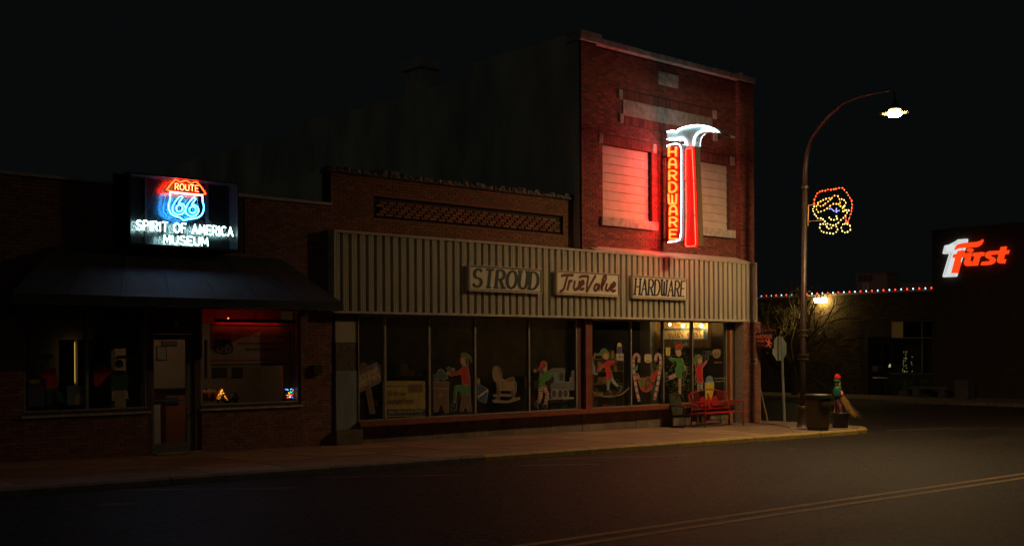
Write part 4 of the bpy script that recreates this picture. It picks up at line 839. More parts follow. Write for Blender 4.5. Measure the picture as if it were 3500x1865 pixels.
# ------------------------------------------------------------------ painted window figures
PG = GY - .004
artc = {}
def ac(n):
    P = dict(red=(.5, .02, .02), green=(.05, .20, .03), dgreen=(.02, .10, .03), skin=(.42, .27, .13), black=(.015, .015, .015), pale=(.27, .29, .28), white=(.46, .43, .37), yellow=(.55, .46, .05), blue=(.12, .22, .36), purple=(.09, .05, .18), brown=(.16, .09, .05), tan=(.27, .18, .09), grey=(.13, .13, .13), navy=(.03, .08, .2), orange=(.5, .2, .04), cream=(.6, .5, .33), dark=(.05, .045, .04), hair=(.1, .05, .03), bluegrey=(.14, .18, .22), ochre=(.36, .28, .07), teal=(.03, .11, .14))
    return M("paint_" + n, P[n], 0.6, 0.35, 9, stretch=(1, 1, .5))
def art(name, label, ox, oy, k, parts, Y=None, halo=5.0, cat="window painting", group="painted figures on the shop windows", dim=1):
    Y = PG if Y is None else Y
    px = [(ox + a_ * k, oy + b_ * k) for _, _, q in parts for a_, b_ in (q if isinstance(q[0], tuple) else q)]
    cx_ = sum(p_[0] for p_ in px) / len(px); b_ = max(p_[1] for p_ in px)
    t = thing(name, label, cat, S(cx_, b_, Y), group)
    if halo:
        mb = MB()
        for i, (nm, c_, q) in enumerate(parts):
            g_ = grow(q, halo); mb.poly([S(ox + a_ * k, oy + b2 * k, Y + .0025 - .00003 * i) for a_, b2 in g_])
        mb.build("outline", ac("pale"), t)
    for i, (nm, c_, q) in enumerate(parts):
        yy = Y - .0006 * i
        MB().poly([S(ox + a_ * k, oy + b2 * k, yy) for a_, b2 in q]).build(nm, ac(c_), t)
    return t
def ell(cx_, cy_, rx, ry, n=12): return [(cx_ + rx * math.cos(2 * math.pi * i / n), cy_ + ry * math.sin(2 * math.pi * i / n)) for i in range(n)]
def limb(pts, w0, w1):
    n = len(pts); L_, R_ = [], []
    for i, p_ in enumerate(pts):
        a_ = Vector(pts[max(0, i - 1)]); b_ = Vector(pts[min(n - 1, i + 1)]); d = (b_ - a_).normalized(); w_ = lerp(w0, w1, i / (n - 1)) / 2
        L_.append((p_[0] - d.y * w_, p_[1] + d.x * w_)); R_.append((p_[0] + d.y * w_, p_[1] - d.x * w_))
    return L_ + R_[::-1]
def stripes(p0, p1, w0, w1, n, col_, nm="stripe"):
    out = []
    for i in range(n):
        t0, t1 = (i + .15) / n, (i + .6) / n; a_ = (lerp(p0[0], p1[0], t0), lerp(p0[1], p1[1], t0)); b_ = (lerp(p0[0], p1[0], t1), lerp(p0[1], p1[1], t1)); out.append((nm, col_, limb([a_, b_], lerp(w0, w1, t0), lerp(w0, w1, t1))))
    return out
A3 = (2000, 1080, .2331); A4 = (2240, 1080, .2914); A1 = (1100, 1000, .3642)
art("painted_elf", "painted elf in red tunic carrying stacked presents, on glass beside the red pillar", *A3, [
    ("leg", "white", limb([(335, 935), (335, 1080)], 36, 30))] + stripes((335, 935), (335, 1080), 36, 30, 5, "dgreen") + [("boot", "black", [(315, 1078), (350, 1078), (350, 1120), (385, 1110), (380, 1150), (330, 1162), (312, 1150)]),
    ("leg", "white", limb([(375, 910), (470, 1030)], 44, 32))] + stripes((375, 910), (470, 1030), 44, 32, 5, "dgreen") + [("boot", "black", [(450, 1040), (500, 1015), (540, 1030), (525, 1075), (505, 1110), (480, 1080)]),
    ("tunic", "red", [(280, 690), (340, 655), (435, 650), (445, 685), (362, 712), (368, 790), (400, 880), (405, 900), (350, 905), (295, 945), (312, 860), (285, 735), (190, 805), (175, 785)]),
    ("hand", "black", ell(452, 660, 12, 36)), ("hand", "skin", ell(150, 845, 30, 12)), ("face", "skin", ell(302, 585, 40, 52)), ("hat", "green", [(150, 562), (210, 545), (240, 490), (285, 475), (330, 505), (335, 540), (300, 530), (262, 560), (215, 580), (160, 580)]), ("hat_band", "red", [(300, 512), (333, 520), (322, 540), (290, 538)]), ("pompom", "red", ell(140, 560, 10, 20)),
    ("present", "blue", [(65, 715), (130, 700), (150, 840), (85, 850)]), ("bow", "green", ell(95, 672, 36, 28)), ("present", "white", [(458, 552), (560, 548), (558, 650), (465, 648)]), ("ribbon", "purple", [(500, 552), (510, 552), (508, 650), (498, 650)]), ("ribbon", "purple", [(460, 595), (560, 592), (560, 602), (460, 604)]), ("present", "purple", [(462, 455), (536, 450), (535, 540), (462, 542)]), ("bow", "yellow", [(470, 445), (478, 402), (500, 392), (525, 400), (535, 445)])])
art("painted_rope", "painted brown rope curve under the present carrying elf", *A3, [("rope", "tan", limb(sm([(55, 1045), (130, 1115), (250, 1165), (370, 1178), (480, 1160), (570, 1115), (648, 1045)], 3, False), 18, 18))], halo=0)
def cane(x0, y0, pts, w):
    ps = sm(pts, 6, False); out = [("cane", "white", limb(ps, w, w))]; n = len(ps)
    for i in range(1, n - 2, 3): out.append(("stripe", "red", limb([ps[i], (lerp(ps[i][0], ps[i + 1][0], 1.0), lerp(ps[i][1], ps[i + 1][1], 1.0))], w, w)))
    return out
art("painted_candy_cane", "painted candy cane left of the hammock", *A3, cane(0, 0, [(785, 675), (790, 600), (755, 560), (715, 600), (708, 720), (725, 900), (755, 1080), (790, 1245)], 34) + [("holly_leaf", "green", [(690, 750), (720, 745), (735, 795), (710, 785)]), ("holly_leaf", "green", [(735, 760), (770, 715), (765, 775), (735, 800)])], Y=PG - .001)
art("painted_candy_cane", "painted candy cane right of the hammock", *A3, cane(0, 0, [(1035, 660), (1040, 590), (1075, 560), (1105, 610), (1100, 760), (1080, 900), (1050, 1060), (1015, 1220)], 34) + [("holly_leaf", "green", [(1020, 700), (1055, 745), (1030, 740)]), ("holly_leaf", "green", [(1060, 745), (1090, 690), (1085, 745)])], Y=PG - .001)
art("painted_hammock_elf", "painted elf in green lying in a red hammock between candy canes", *A3, [("hammock", "red", [(770, 910), (850, 905), (950, 900), (1060, 780), (1080, 785), (1000, 960), (970, 1060), (920, 1105), (860, 1105), (810, 1060)]), ("body", "green", [(790, 930), (830, 920), (865, 950), (865, 1045), (830, 1045), (795, 990)]), ("leg", "dgreen", [(870, 1075), (880, 950), (905, 890), (935, 890), (975, 975), (955, 985), (920, 940), (900, 1000), (960, 1000), (900, 1085)]), ("shoe", "black", ell(990, 985, 14, 30)), ("face", "skin", ell(775, 890, 22, 30)), ("hat", "green", [(745, 835), (775, 835), (785, 862), (755, 880)]), ("hat_band", "red", [(752, 870), (785, 852), (788, 865), (758, 885)])], Y=PG - .014)
art("route_shield_sticker", "small cream Route US 66 shield sticker on the glass", *A3, [("shield", "cream", [(880, 555), (900, 562), (922, 552), (945, 562), (966, 555), (976, 590), (972, 620), (976, 650), (955, 675), (922, 685), (890, 675), (870, 650), (873, 620), (868, 590)])], halo=2, cat="sticker", group=None)
t = bpy.data.objects["route_shield_sticker"]
def gt(t, body, o_, x0, x1, yb, yt, mat, Y=PG - .003, nm="lettering"):
    f_ = lambda a_, b_: S(o_[0] + a_ * o_[2], o_[1] + b_ * o_[2], Y); mb = MB(); P0 = f_(x0, yb); P1 = f_(x1, yb); P2 = f_(x0, yt); P1.z = P0.z; put(mb, body, P0, P1, P2); mb.build(nm, mat, t)
gt(t, "ROUTE", A3, 893, 952, 590, 572, black); gt(t, "US", A3, 905, 940, 615, 603, black); gt(t, "66", A3, 893, 953, 668, 630, black)
art("painted_elf", "painted elf in green tunic kicking a leg and holding a yellow present", *A4, [
    ("leg", "white", limb([(288, 730), (288, 905)], 26, 22))] + stripes((288, 730), (288, 905), 26, 22, 6, "red") + [("leg", "white", limb([(240, 690), (160, 725)], 42, 34))] + stripes((240, 690), (160, 725), 42, 34, 5, "red") + [("boot", "black", [(160, 705), (160, 745), (130, 765), (115, 770), (120, 740), (110, 690), (118, 662), (128, 665), (125, 700), (140, 720)]),
    ("tunic", "green", [(175, 490), (250, 498), (315, 498), (350, 620), (335, 630), (305, 545), (298, 640), (305, 715), (270, 712), (240, 690), (235, 640), (258, 560), (240, 525), (170, 510)]), ("hand", "black", ell(355, 670, 12, 32)), ("hand", "black", ell(158, 482, 26, 12)), ("face", "skin", ell(273, 430, 28, 42)), ("ear", "skin", [(245, 420), (230, 395), (240, 432)]), ("hat", "red", [(240, 380), (245, 340), (275, 328), (340, 335), (310, 355), (305, 375)]), ("hat_band", "dgreen", [(243, 382), (305, 370), (308, 390), (245, 398)]), ("pompom", "dgreen", ell(352, 325, 12, 15)), ("present", "yellow", [(122, 370), (172, 370), (170, 458), (124, 458)])])
art("painted_elf", "painted girl elf in red dress and green hat waving above the bench", *A4, [("leg", "white", limb([(505, 785), (505, 880)], 22, 20))] + stripes((505, 785), (505, 870), 22, 20, 3, "green") + [("leg", "white", limb([(543, 785), (543, 870)], 22, 20))] + stripes((543, 785), (543, 870), 22, 20, 3, "green") + [("hair", "hair", [(490, 500), (500, 540), (490, 600), (470, 635), (468, 590)]),
    ("dress", "red", [(500, 578), (548, 575), (590, 525), (605, 535), (552, 605), (552, 700), (562, 775), (488, 772), (500, 640), (480, 720), (465, 738), (478, 640)]), ("hand", "black", ell(465, 770, 10, 30)), ("glove", "black", ell(602, 492, 16, 28)), ("face", "skin", ell(520, 528, 26, 34)), ("hat", "green", [(455, 545), (450, 510), (470, 465), (515, 450), (548, 480), (500, 490), (475, 540)]), ("hat_band", "red", [(495, 488), (545, 482), (546, 498), (492, 505)]), ("pompom", "red", ell(452, 555, 8, 10))])
art("painted_present", "painted tall yellow present with blue bow behind the bench", *A4, [("box", "yellow", [(583, 778), (685, 770), (685, 860), (650, 990), (590, 985)]), ("bow", "blue", [(595, 765), (598, 725), (630, 702), (665, 715), (678, 765)])])
# door glass writing at the right
t = thing("door_glass_lettering", "pale Ship and drop off packages here lettering on the right window", "lettering", S(2460, 1305, PG))
pw_ = M("faint_white_vinyl", (.42, .40, .36), .6); gt(t, "Ship and drop off", A4, 695, 822, 742, 718, pw_); gt(t, "packages here", A4, 706, 810, 775, 750, pw_)
t = art("route_shield_sticker", "faded brown Route 66 Oklahoma shield sticker on the right window", *A4, [("shield", "tan", [(680, 390), (720, 385), (760, 390), (768, 420), (762, 460), (740, 488), (718, 492), (690, 485), (672, 460), (668, 420)])], halo=0, cat="sticker", group=None)
gt(t, "OKLAHOMA", A4, 693, 777, 550, 532, ac("ochre")); gt(t, "66", A4, 690, 750, 470, 425, ac("dark")); gt(t, "OPEN", A4, 555, 668, 465, 405, ac("grey"))
# workshop elf, horse, spinning top, train
t = art("for_sale_sign", "painted tilted sign board reading This Business is FOR SALE", *A1, [("post", "brown", [(365, 690), (378, 660), (410, 662), (425, 690), (495, 1125), (455, 1130), (420, 950)]), ("board", "bluegrey", [(300, 790), (315, 755), (515, 655), (535, 690), (572, 790), (570, 825), (345, 935), (325, 930)]), ("board_edge", "red", [(312, 775), (520, 675), (566, 800), (345, 912)]), ("board_face", "cream", [(320, 780), (515, 684), (556, 797), (348, 900)])], cat="sign", group=None)
for body, a_, b_, h in (("This Business", (325, 805), (505, 715), 38), ("is FOR SALE!", (345, 845), (530, 762), 44), ("Call- 918 968-3942", (348, 893), (550, 800), 34)):
    f_ = lambda q_: S(A1[0] + q_[0] * A1[2], A1[1] + q_[1] * A1[2], PG - .006); mb = MB(); put(mb, body, f_(a_), f_(b_), f_((a_[0] - h * .1, a_[1] - h))); mb.build("lettering", maroon, t)
t = art("shipping_poster", "yellow Ship your package here poster in the window", *A1, [("sheet", "ochre", [(605, 825), (970, 825), (972, 1158), (605, 1160)]), ("bar", "dark", [(605, 872), (970, 876), (970, 882), (605, 880)]), ("photo", "maroon" if False else "brown", [(810, 858), (947, 855), (947, 935), (810, 938)]), ("strip", "dark", [(605, 1092), (972, 1088), (972, 1150), (605, 1152)])], halo=0, cat="poster", group=None)
gt(t, "Ship", A1, 618, 718, 980, 915, maroon, PG - .006); gt(t, "Here!", A1, 755, 873, 1045, 980, maroon, PG - .006); gt(t, "your", A1, 725, 800, 985, 935, black, PG - .006); gt(t, "package", A1, 612, 745, 1062, 990, black, PG - .006); gt(t, "Ship where you Shop!", A1, 625, 953, 1142, 1102, pw_, PG - .006)
art("painted_workbench", "painted brown toy workbench with star cut out", *A1, [("leg", "brown", [(1055, 900), (1185, 905), (1185, 1118), (1155, 1118), (1115, 1030), (1085, 1118), (1055, 1110)]), ("top", "brown", [(1042, 835), (1192, 838), (1188, 895), (1050, 892)]), ("star", "tan", [(1115, 920), (1122, 945), (1138, 948), (1125, 962), (1128, 985), (1113, 970), (1098, 982), (1102, 960), (1092, 945), (1108, 943)])], Y=PG - .001)
art("painted_toy_car", "painted blue toy car on the workbench", *A1, [("body", "teal", [(1048, 770), (1085, 765), (1090, 730), (1120, 718), (1145, 735), (1150, 765), (1180, 770), (1180, 800), (1050, 802)]), ("wheel", "grey", ell(1075, 812, 14, 20)), ("wheel", "grey", ell(1143, 808, 14, 20))], Y=PG - .006)
art("painted_elf", "painted elf in red shirt seated on a stool working on the toy car", *A1, [("stool", "brown", [(1298, 955), (1395, 955), (1390, 985), (1408, 1110), (1375, 1110), (1350, 1050), (1320, 1110), (1298, 1105), (1318, 985)]), ("trousers", "green", [(1330, 870), (1390, 872), (1388, 935), (1345, 950), (1300, 930), (1270, 900), (1255, 1020), (1240, 1030), (1240, 940), (1250, 880), (1270, 870)]), ("boot", "black", [(1230, 1030), (1265, 1035), (1265, 1090), (1225, 1110), (1205, 1080), (1200, 1040), (1215, 1055), (1235, 1070)]), ("shirt", "red", [(1325, 690), (1365, 685), (1385, 780), (1392, 860), (1322, 862), (1312, 760), (1215, 780), (1208, 760), (1290, 730)]), ("hand", "skin", ell(1188, 757, 22, 12)), ("hand", "skin", ell(1232, 720, 14, 14)), ("drill", "grey", [(1175, 705), (1200, 695), (1212, 735), (1180, 740)]), ("face", "skin", [(1305, 615), (1345, 605), (1350, 660), (1342, 685), (1325, 680), (1300, 655)]), ("hair", "hair", [(1340, 610), (1362, 620), (1375, 660), (1352, 680), (1348, 640)]), ("hat", "green", [(1305, 600), (1310, 572), (1350, 565), (1385, 590), (1410, 630), (1395, 640), (1370, 605), (1340, 590)]), ("hat_band", "red", [(1303, 602), (1345, 592), (1348, 605), (1303, 615)]), ("pompom", "red", ell(1404, 640, 9, 12))], Y=PG - .001)
art("painted_spinning_top", "painted blue spinning top with yellow band", *A1, [("body", "navy", [(1470, 862), (1510, 875), (1560, 910), (1550, 985), (1535, 1030), (1490, 1015), (1465, 990)]), ("band", "yellow", [(1465, 970), (1555, 905), (1560, 920), (1465, 988)]), ("handle", "ochre", ell(1471, 830, 10, 24))])
art("painted_rocking_horse", "painted brown rocking horse", *A1, [("rocker", "tan", [(1602, 1010), (1620, 1003), (1720, 1018), (1855, 980), (1858, 995), (1740, 1032), (1615, 1025)]), ("leg", "brown", [(1650, 890), (1672, 880), (1672, 960), (1655, 1005), (1642, 1000)]), ("leg", "brown", [(1772, 895), (1790, 880), (1808, 985), (1790, 990)]), ("rung", "tan", [(1612, 955), (1770, 952), (1772, 970), (1612, 970)]), ("body", "tan", [(1605, 790), (1602, 725), (1620, 700), (1650, 695), (1680, 745), (1690, 810), (1740, 830), (1800, 825), (1812, 870), (1800, 912), (1660, 915), (1640, 870), (1640, 820), (1622, 828)]), ("mane", "brown", [(1610, 700), (1640, 688), (1670, 710), (1690, 770), (1690, 810), (1668, 760), (1640, 705)]), ("saddle", "brown", [(1725, 820), (1775, 795), (1800, 800), (1805, 825), (1750, 835)]), ("tail", "brown", [(1808, 820), (1825, 850), (1822, 930), (1812, 950), (1812, 870)])])
art("painted_elf", "painted girl elf in green jumper pushing the toy train", *A1, [("leg", "white", limb([(2050, 890), (2055, 960), (2038, 1030)], 34, 22))] + stripes((2050, 890), (2055, 960), 34, 30, 3, "red") + stripes((2055, 960), (2038, 1030), 30, 22, 3, "red") + [("leg", "white", limb([(2085, 880), (2118, 950), (2098, 1040)], 36, 22))] + stripes((2085, 880), (2118, 950), 36, 30, 3, "red") + stripes((2118, 950), (2098, 1040), 30, 22, 3, "red") + [("boot", "black", [(2018, 1020), (2040, 1030), (2020, 1055), (2035, 1080), (2005, 1075), (1995, 1045)]), ("boot", "black", [(2085, 1045), (2112, 1045), (2120, 1075), (2075, 1078), (2065, 1060)]), ("jumper", "green", [(2055, 780), (2085, 755), (2155, 725), (2165, 740), (2105, 775), (2165, 755), (2172, 770), (2120, 820), (2090, 830), (2092, 875), (2035, 890), (2042, 830)]), ("hair", "hair", [(2065, 690), (2085, 680), (2060, 760), (2038, 800), (2040, 740)]), ("face", "skin", ell(2092, 705, 20, 34)), ("hat", "red", [(2020, 725), (2045, 695), (2055, 655), (2085, 640), (2110, 660), (2110, 690), (2070, 690), (2035, 725)]), ("hat_band", "dgreen", [(2068, 692), (2108, 675), (2110, 690), (2070, 706)]), ("pompom", "tan", ell(2000, 732, 9, 12))])
art("painted_toy_train", "painted grey toy locomotive with four wheels", *A1, [("roof", "grey", [(2150, 722), (2165, 712), (2280, 710), (2280, 745), (2160, 748)]), ("cab", "bluegrey", [(2180, 750), (2275, 745), (2275, 860), (2180, 860)]), ("window", "dark", [(2230, 755), (2268, 752), (2268, 820), (2230, 822)]), ("boiler", "grey", [(2150, 860), (2180, 845), (2370, 835), (2375, 910), (2150, 905)]), ("chimney", "grey", [(2345, 740), (2368, 732), (2368, 760), (2362, 835), (2350, 835)]), ("bell", "tan", [(2328, 795), (2345, 795), (2347, 828), (2326, 828)])] + [("wheel", "pale", ell(x_, 945, 28, 46)) for x_ in (2180, 2238, 2288)] + [("wheel_face", "dark", ell(x_, 945, 21, 37)) for x_ in (2180, 2238, 2288)] + [("track", "pale", [(2110, 992), (2360, 982), (2360, 992), (2110, 1002)])], Y=PG - .001, halo=4)

# ------------------------------------------------------------------ inside the hardware store
warm = EM("warm_bulb", (480, 262, 70))
LX_ = 28.88
def IR(px, py, d=0.0): return SX(px, py, LX_ - d)
def I(px, py, Y): return S(px, py, Y)
a_, b_ = IR(2243, 1190), IR(2420, 1102)
lb = thing("lit_shop_header", "cream boarded bulkhead under warm bulbs inside the hardware store", "bulkhead", (LX_, a_.y, a_.z))
crm = M("cream_board", (0.55, 0.42, 0.22), 0.7, .15, 3)
MB().box(LX_, LX_ + .15, b_.y, a_.y, a_.z, 3.24).build("board", crm, lb)
for k in range(9): y_ = lerp(a_.y, b_.y, k / 8); MB().box(LX_ - .03, LX_, y_ - .015, y_ + .015, a_.z, 3.2).build("batten", crm, lb)
for z_ in (a_.z + .02, 3.1): MB().box(LX_ - .05, LX_ - .031, b_.y, a_.y, z_, z_ + .06).build("moulding", crm, lb)
MB().box(LX_ - .3, LX_ + .1, a_.y, a_.y + .45, -.05, 3.25).build("post", M("blue_grey_post", (.16, .18, .22), .7), lb)
sg0, sg1 = IR(2266, 1164, .3), IR(2410, 1120, .3); sX = LX_ - .3
ts = thing("reversed_shop_sign", "cream sign inside the store with reversed True Value script and blue edge", "sign", (sX, sg0.y, sg0.z))
MB().box(sX, sX + .04, sg1.y, sg0.y, sg0.z, sg1.z).build("panel", M("sign_ivory", (.5, .44, .3), .6), ts)
for z0_, z1_ in ((sg0.z - .01, sg0.z + .05), (sg1.z - .05, sg1.z + .01)): MB().box(sX - .02, sX - .001, sg1.y - .05, sg0.y, z0_, z1_).build("border", ac("navy"), ts)
def sq(u_, v_, d=.004): return (sX - d, lerp(sg0.y, sg1.y, u_), lerp(sg0.z, sg1.z, v_))
mb = MB(); put(mb, "True Value", sq(.92, .2), sq(.12, .2), sq(.92, .85)); mb.build("lettering", maroon, ts)
mb = MB(); mb.poly([sq(.97, 1, .024), sq(1.06, .9, .024), sq(1.03, .55, .024), sq(1.06, .2, .024), sq(.97, 0, .024)]); mb.build("scroll_end", ac("navy"), ts)
for px_, py_ in ((2334, 1112), (2397, 1113), (2290, 1108)):
    c = IR(px_, py_, .42); bu = thing("ceiling_bulb", {2334: "warm bare bulb glowing above the middle of the reversed sign", 2397: "warm bare bulb glowing at the right end of the reversed sign", 2290: "small warm bulb glowing at the left end of the reversed sign"}[px_], "light bulb", c, "warm bulbs above the reversed sign")
    mb = MB(); mb.ball(c, .035 if px_ != 2290 else .022, 10, 1.2); mb.build("bulb", warm, bu, True); MB().tube([c + Vector((0, 0, .04)), (c.x, c.y, 3.25)], .012, 6).build("socket", black, bu)
# shelving and goods
shm = M("shelf_steel", (.22, .19, .15), .6)
goods = [M("goods_%s" % n, c_, .6, .3, 9) for n, c_ in (("red", (.35, .05, .03)), ("tan", (.35, .24, .12)), ("green", (.06, .14, .05)), ("white", (.45, .42, .36)), ("blue", (.05, .09, .2)), ("yellow", (.45, .32, .06)))]
def shelf(label, x0, x1, y0, h, group):
    t = thing("shop_shelf", label, "shelf", ((x0 + x1) / 2, y0, -.05), group)
    for x_ in (x0, x1 - .03): MB().box(x_, x_ + .03, y0, y0 + .4, -.05, h).build("upright", shm, t)
    MB().box(x0, x1, y0 + .38, y0 + .4, -.05, h).build("back_panel", shm, t)
    n = int((h - .2) / .42)
    for k in range(n + 1):
        z_ = .12 + k * .42; MB().box(x0 + .03, x1 - .03, y0, y0 + .38, z_, z_ + .025).build("board", shm, t)
        x_ = x0 + .06
        while x_ < x1 - .2:
            w_ = random.uniform(.1, .28); hh = random.uniform(.1, .34)
            if random.random() < .85: MB().box(x_, min(x1 - .05, x_ + w_), y0 + random.uniform(.02, .1), y0 + .34, z_ + .026, z_ + .026 + hh).build("box", random.choice(goods), t)
            x_ += w_ + .02
for args in (("low goods shelf behind the present carrying elf", 22.5, 24.6, 24.6, 1.35), ("tall goods shelf below the reversed sign", 26.6, 28.6, 26.2, 1.9), ("goods shelf behind the rocking horse", 18.4, 20.4, 26.5, 1.6), ("goods shelf behind the shipping poster", 15.2, 17.4, 26.0, 1.7), ("goods shelf behind the candy canes", 25.2, 26.5, 25.6, 1.3)): shelf(*args, "shop shelving")
# bushy greenery near the right window
pb = Vector((28.6, 23.6, 0)); pt = thing("indoor_plant", "leafy green plant inside the right hand shop window", "plant", pb); mb = MB(); mb.lathe([(.16, 0), (.2, .35), (.18, .36)], pb, 12); mb.build("pot", goods[1], pt)
mb = MB()
for i in range(420):
    c = pb + Vector((random.gauss(0, .3), random.gauss(0, .25), 1.15 + random.gauss(0, .38))); d = Vector((random.gauss(0, 1), random.gauss(0, 1), random.gauss(0, 1))).normalized() * .07; n_ = d.orthogonal().normalized() * .03; mb.poly([c - d, c + n_, c + d, c - n_])
mb.build("foliage", M("plant_leaf", (.07, .16, .03), .6), pt, kind="stuff"); MB().tube([pb + Vector((0, 0, .3)), pb + Vector((.03, 0, 1.3))], .02, 6).build("stem", goods[1], pt)

# ------------------------------------------------------------------ inside the museum
mroom = M("museum_wall", (0.34, 0.28, 0.21), 0.85, .15, 1); MYB = 24.3
MB().box(6.6, 14.0, MYB, MYB + .2, .0, 3.2).build("back_wall", mroom, mu); MB().box(4.0, 14.0, FY + .3, MYB, .02, .1).build("floor", M("museum_floor", (.12, .09, .07), .6, .3, 2), mu); MB().box(6.0, 14.0, FY + .12, MYB, 3.1, 3.2).build("ceiling", room, mu)
MB().box(13.62, 13.72, FY + .3, MYB, .1, 3.1).build("partition", mroom, mu); MB().box(9.45, 9.53, FY + .3, 22.35, .1, 3.1).build("partition", room, mu); MB().box(9.45, 9.53, 23.1, MYB, .1, 3.1).build("partition", room, mu); MB().box(9.45, 9.53, 22.35, 23.1, 2.2, 3.1).build("partition", room, mu); MB().box(6.5, 6.6, FY + .3, MYB, .1, 3.1).build("partition", room, mu)  # middle divider with doorway gap added to keep lamp light from the left room
mlight = thing("museum_fill_lamp", "unseen round ceiling lamp added to brighten the museum entrance", "lamp", (10.9, 22.3, 3.05)); mb = MB(); mb.lathe([(.13, -.06), (.15, -.03), (.15, .04)], (10.9, 22.3, 3.06), 14); mb.build("diffuser", EM("dim_warm", (20, 13, 7)), mlight, True); MB().box(10.75, 11.05, 22.15, 22.45, 3.095, 3.1).build("plate", black, mlight)  # unseen lamp added to light the entrance and counter front
# orange counter with blue plaque
k0, k1 = I(567, 1335, 23.2), I(650, 1500, 23.2)
ct_ = thing("orange_counter", "orange reception counter with blue plaque seen through the door", "counter", (k0.x, 23.2, .1)); org = M("orange_laminate", (.42, .16, .07), .5, .15, 3)
MB().box(k0.x, k1.x, 23.2, 23.8, .1, k0.z).build("body", org, ct_); MB().box(k0.x - .05, k1.x + .08, 23.15, 23.85, k0.z, k0.z + .04).build("top", black, ct_)
p0_, p1_ = I(565, 1382, 23.19), I(610, 1357, 23.19); MB().box(p0_.x, p1_.x, 23.185, 23.199, p0_.z, p1_.z).build("plaque", ac("navy"), ct_)
k2, k3 = I(520, 1375, 23.1), I(549, 1490, 23.1); cb = thing("white_cabinet", "narrow white cabinet beside the orange counter", "cabinet", (k2.x, 23.1, .1)); MB().box(k2.x, k3.x, 23.1, 23.6, .1, k2.z).build("body", whitep, cb); MB().box(k2.x - .01, k3.x + .01, 23.08, 23.6, k2.z, k2.z + .03).build("top", black, cb)
for i, (px0, py0, px1, py1, cc, lb_) in enumerate(((535, 1182, 570, 1232, "pale", "white notice with red print on the museum wall"), (552, 1165, 605, 1182, "grey", "dark framed picture above the notice"), (700, 1160, 708, 1290, "dark", "narrow dark picture at the left of the museum window"), (725, 1254, 776, 1290, "dark", "wide dark framed picture behind the museum banner"), (793, 1254, 829, 1290, "dark", "square dark framed picture right of the wide one"))):
    Yp = MYB - .03; a_, b_ = I(px0, py1, Yp), I(px1, py0, Yp); t = thing("wall_picture", lb_, "picture", (a_.x, Yp, a_.z), "pictures on the museum wall"); MB().box(a_.x, b_.x, Yp, Yp + .025, a_.z, b_.z).build("frame", black, t); MB().box(a_.x + .02, b_.x - .02, Yp - .004, Yp, a_.z + .02, b_.z - .02).build("print", ac(cc), t)
# seated figure cut-out and display table
tb = thing("display_table", "long dark display table behind the museum window", "table", (11.6, 23.7, .1)); MB().box(10.6, 13.0, 23.5, 24.05, .82, .87).build("top", darkframe, tb)
for x_ in (10.7, 12.9): MB().box(x_ - .04, x_ + .04, 23.55, 24.0, .1, .82).build("leg", darkframe, tb)
for nm, px_, w_, h, lb_ in (("trophy", 744, .05, .42, "slim dark statuette on the display table"), ("clay_pot", 776, .16, .22, "low dark pot on the display table"), ("carved_figure", 804, .12, .3, "carved dark figure on the display table")):
    p = I(px_, 1320, 23.8); t = thing(nm, lb_, "ornament", (p.x, 23.8, .87)); mb = MB(); mb.lathe([(w_ * .9, 0), (w_ * .5, .03), (w_ * .45, h * .4), (w_, h * .6), (w_ * .6, h * .75), (w_ * .3, h)], (p.x, 23.8, .87), 10); mb.build("body", darkframe, t, True)
# banner in the right window
BYN = FY + .35
def BN(a_, b_): return I(480 + a_ * .2477, 1080 + b_ * .2477, BYN)
q0, q1 = BN(965, 690), BN(2050, 75)
bn = thing("museum_banner", "grey vinyl Route 66 museum banner hung inside the right window", "banner", (q0.x, BYN, q0.z))
zt_, zb_ = BN(1400, 95).z, BN(1400, 690).z
MB().box(q0.x, q1.x, BYN, BYN + .01, zb_, zt_).build("sheet", M("banner_vinyl", (.42, .36, .31), .5, .2, 2), bn)
for z_, c_ in ((lerp(zb_, zt_, .93), "navy"), (lerp(zb_, zt_, .02), "navy"), (lerp(zb_, zt_, .12), "red"), (lerp(zb_, zt_, .97), "red")): MB().box(q0.x, q1.x, BYN - .003, BYN - .001, z_, z_ + .035).build("stripe", ac(c_), bn)
MB().poly([BN(a_, b_) + Vector((0, -.004, 0)) for a_, b_ in [(1030, 235), (1060, 215), (1100, 228), (1145, 218), (1190, 228), (1240, 212), (1265, 250), (1255, 295), (1030, 300), (1018, 260)]]).build("shield_top", ac("red"), bn)
MB().poly([BN(a_, b_) + Vector((0, -.004, 0)) for a_, b_ in [(1030, 320), (1250, 318), (1255, 370), (1285, 430), (1270, 500), (1210, 520), (1150, 535), (1080, 520), (1020, 500), (1012, 430), (1035, 370)]]).build("shield", ac("navy"), bn)
dk = M("banner_print", (.07, .05, .05), .6)
for body, a_, b_, h, mt_ in (("66", (1045, 505), (1255, 500), 165, M("banner_numerals", (.35, .22, .13), .6)), ("ROUTE", (1045, 285), (1245, 285), 45, dk), ("Spirit of America Museum", (1310, 305), (2010, 300), 60, dk)):
    P0, P1, P2 = BN(*a_), BN(*b_), BN(a_[0], a_[1] - h); P1.z = P0.z
    for v in (P0, P1, P2): v.y -= .008
    mb = MB(); put(mb, body, P0, P1, P2); mb.build("lettering", mt_, bn)
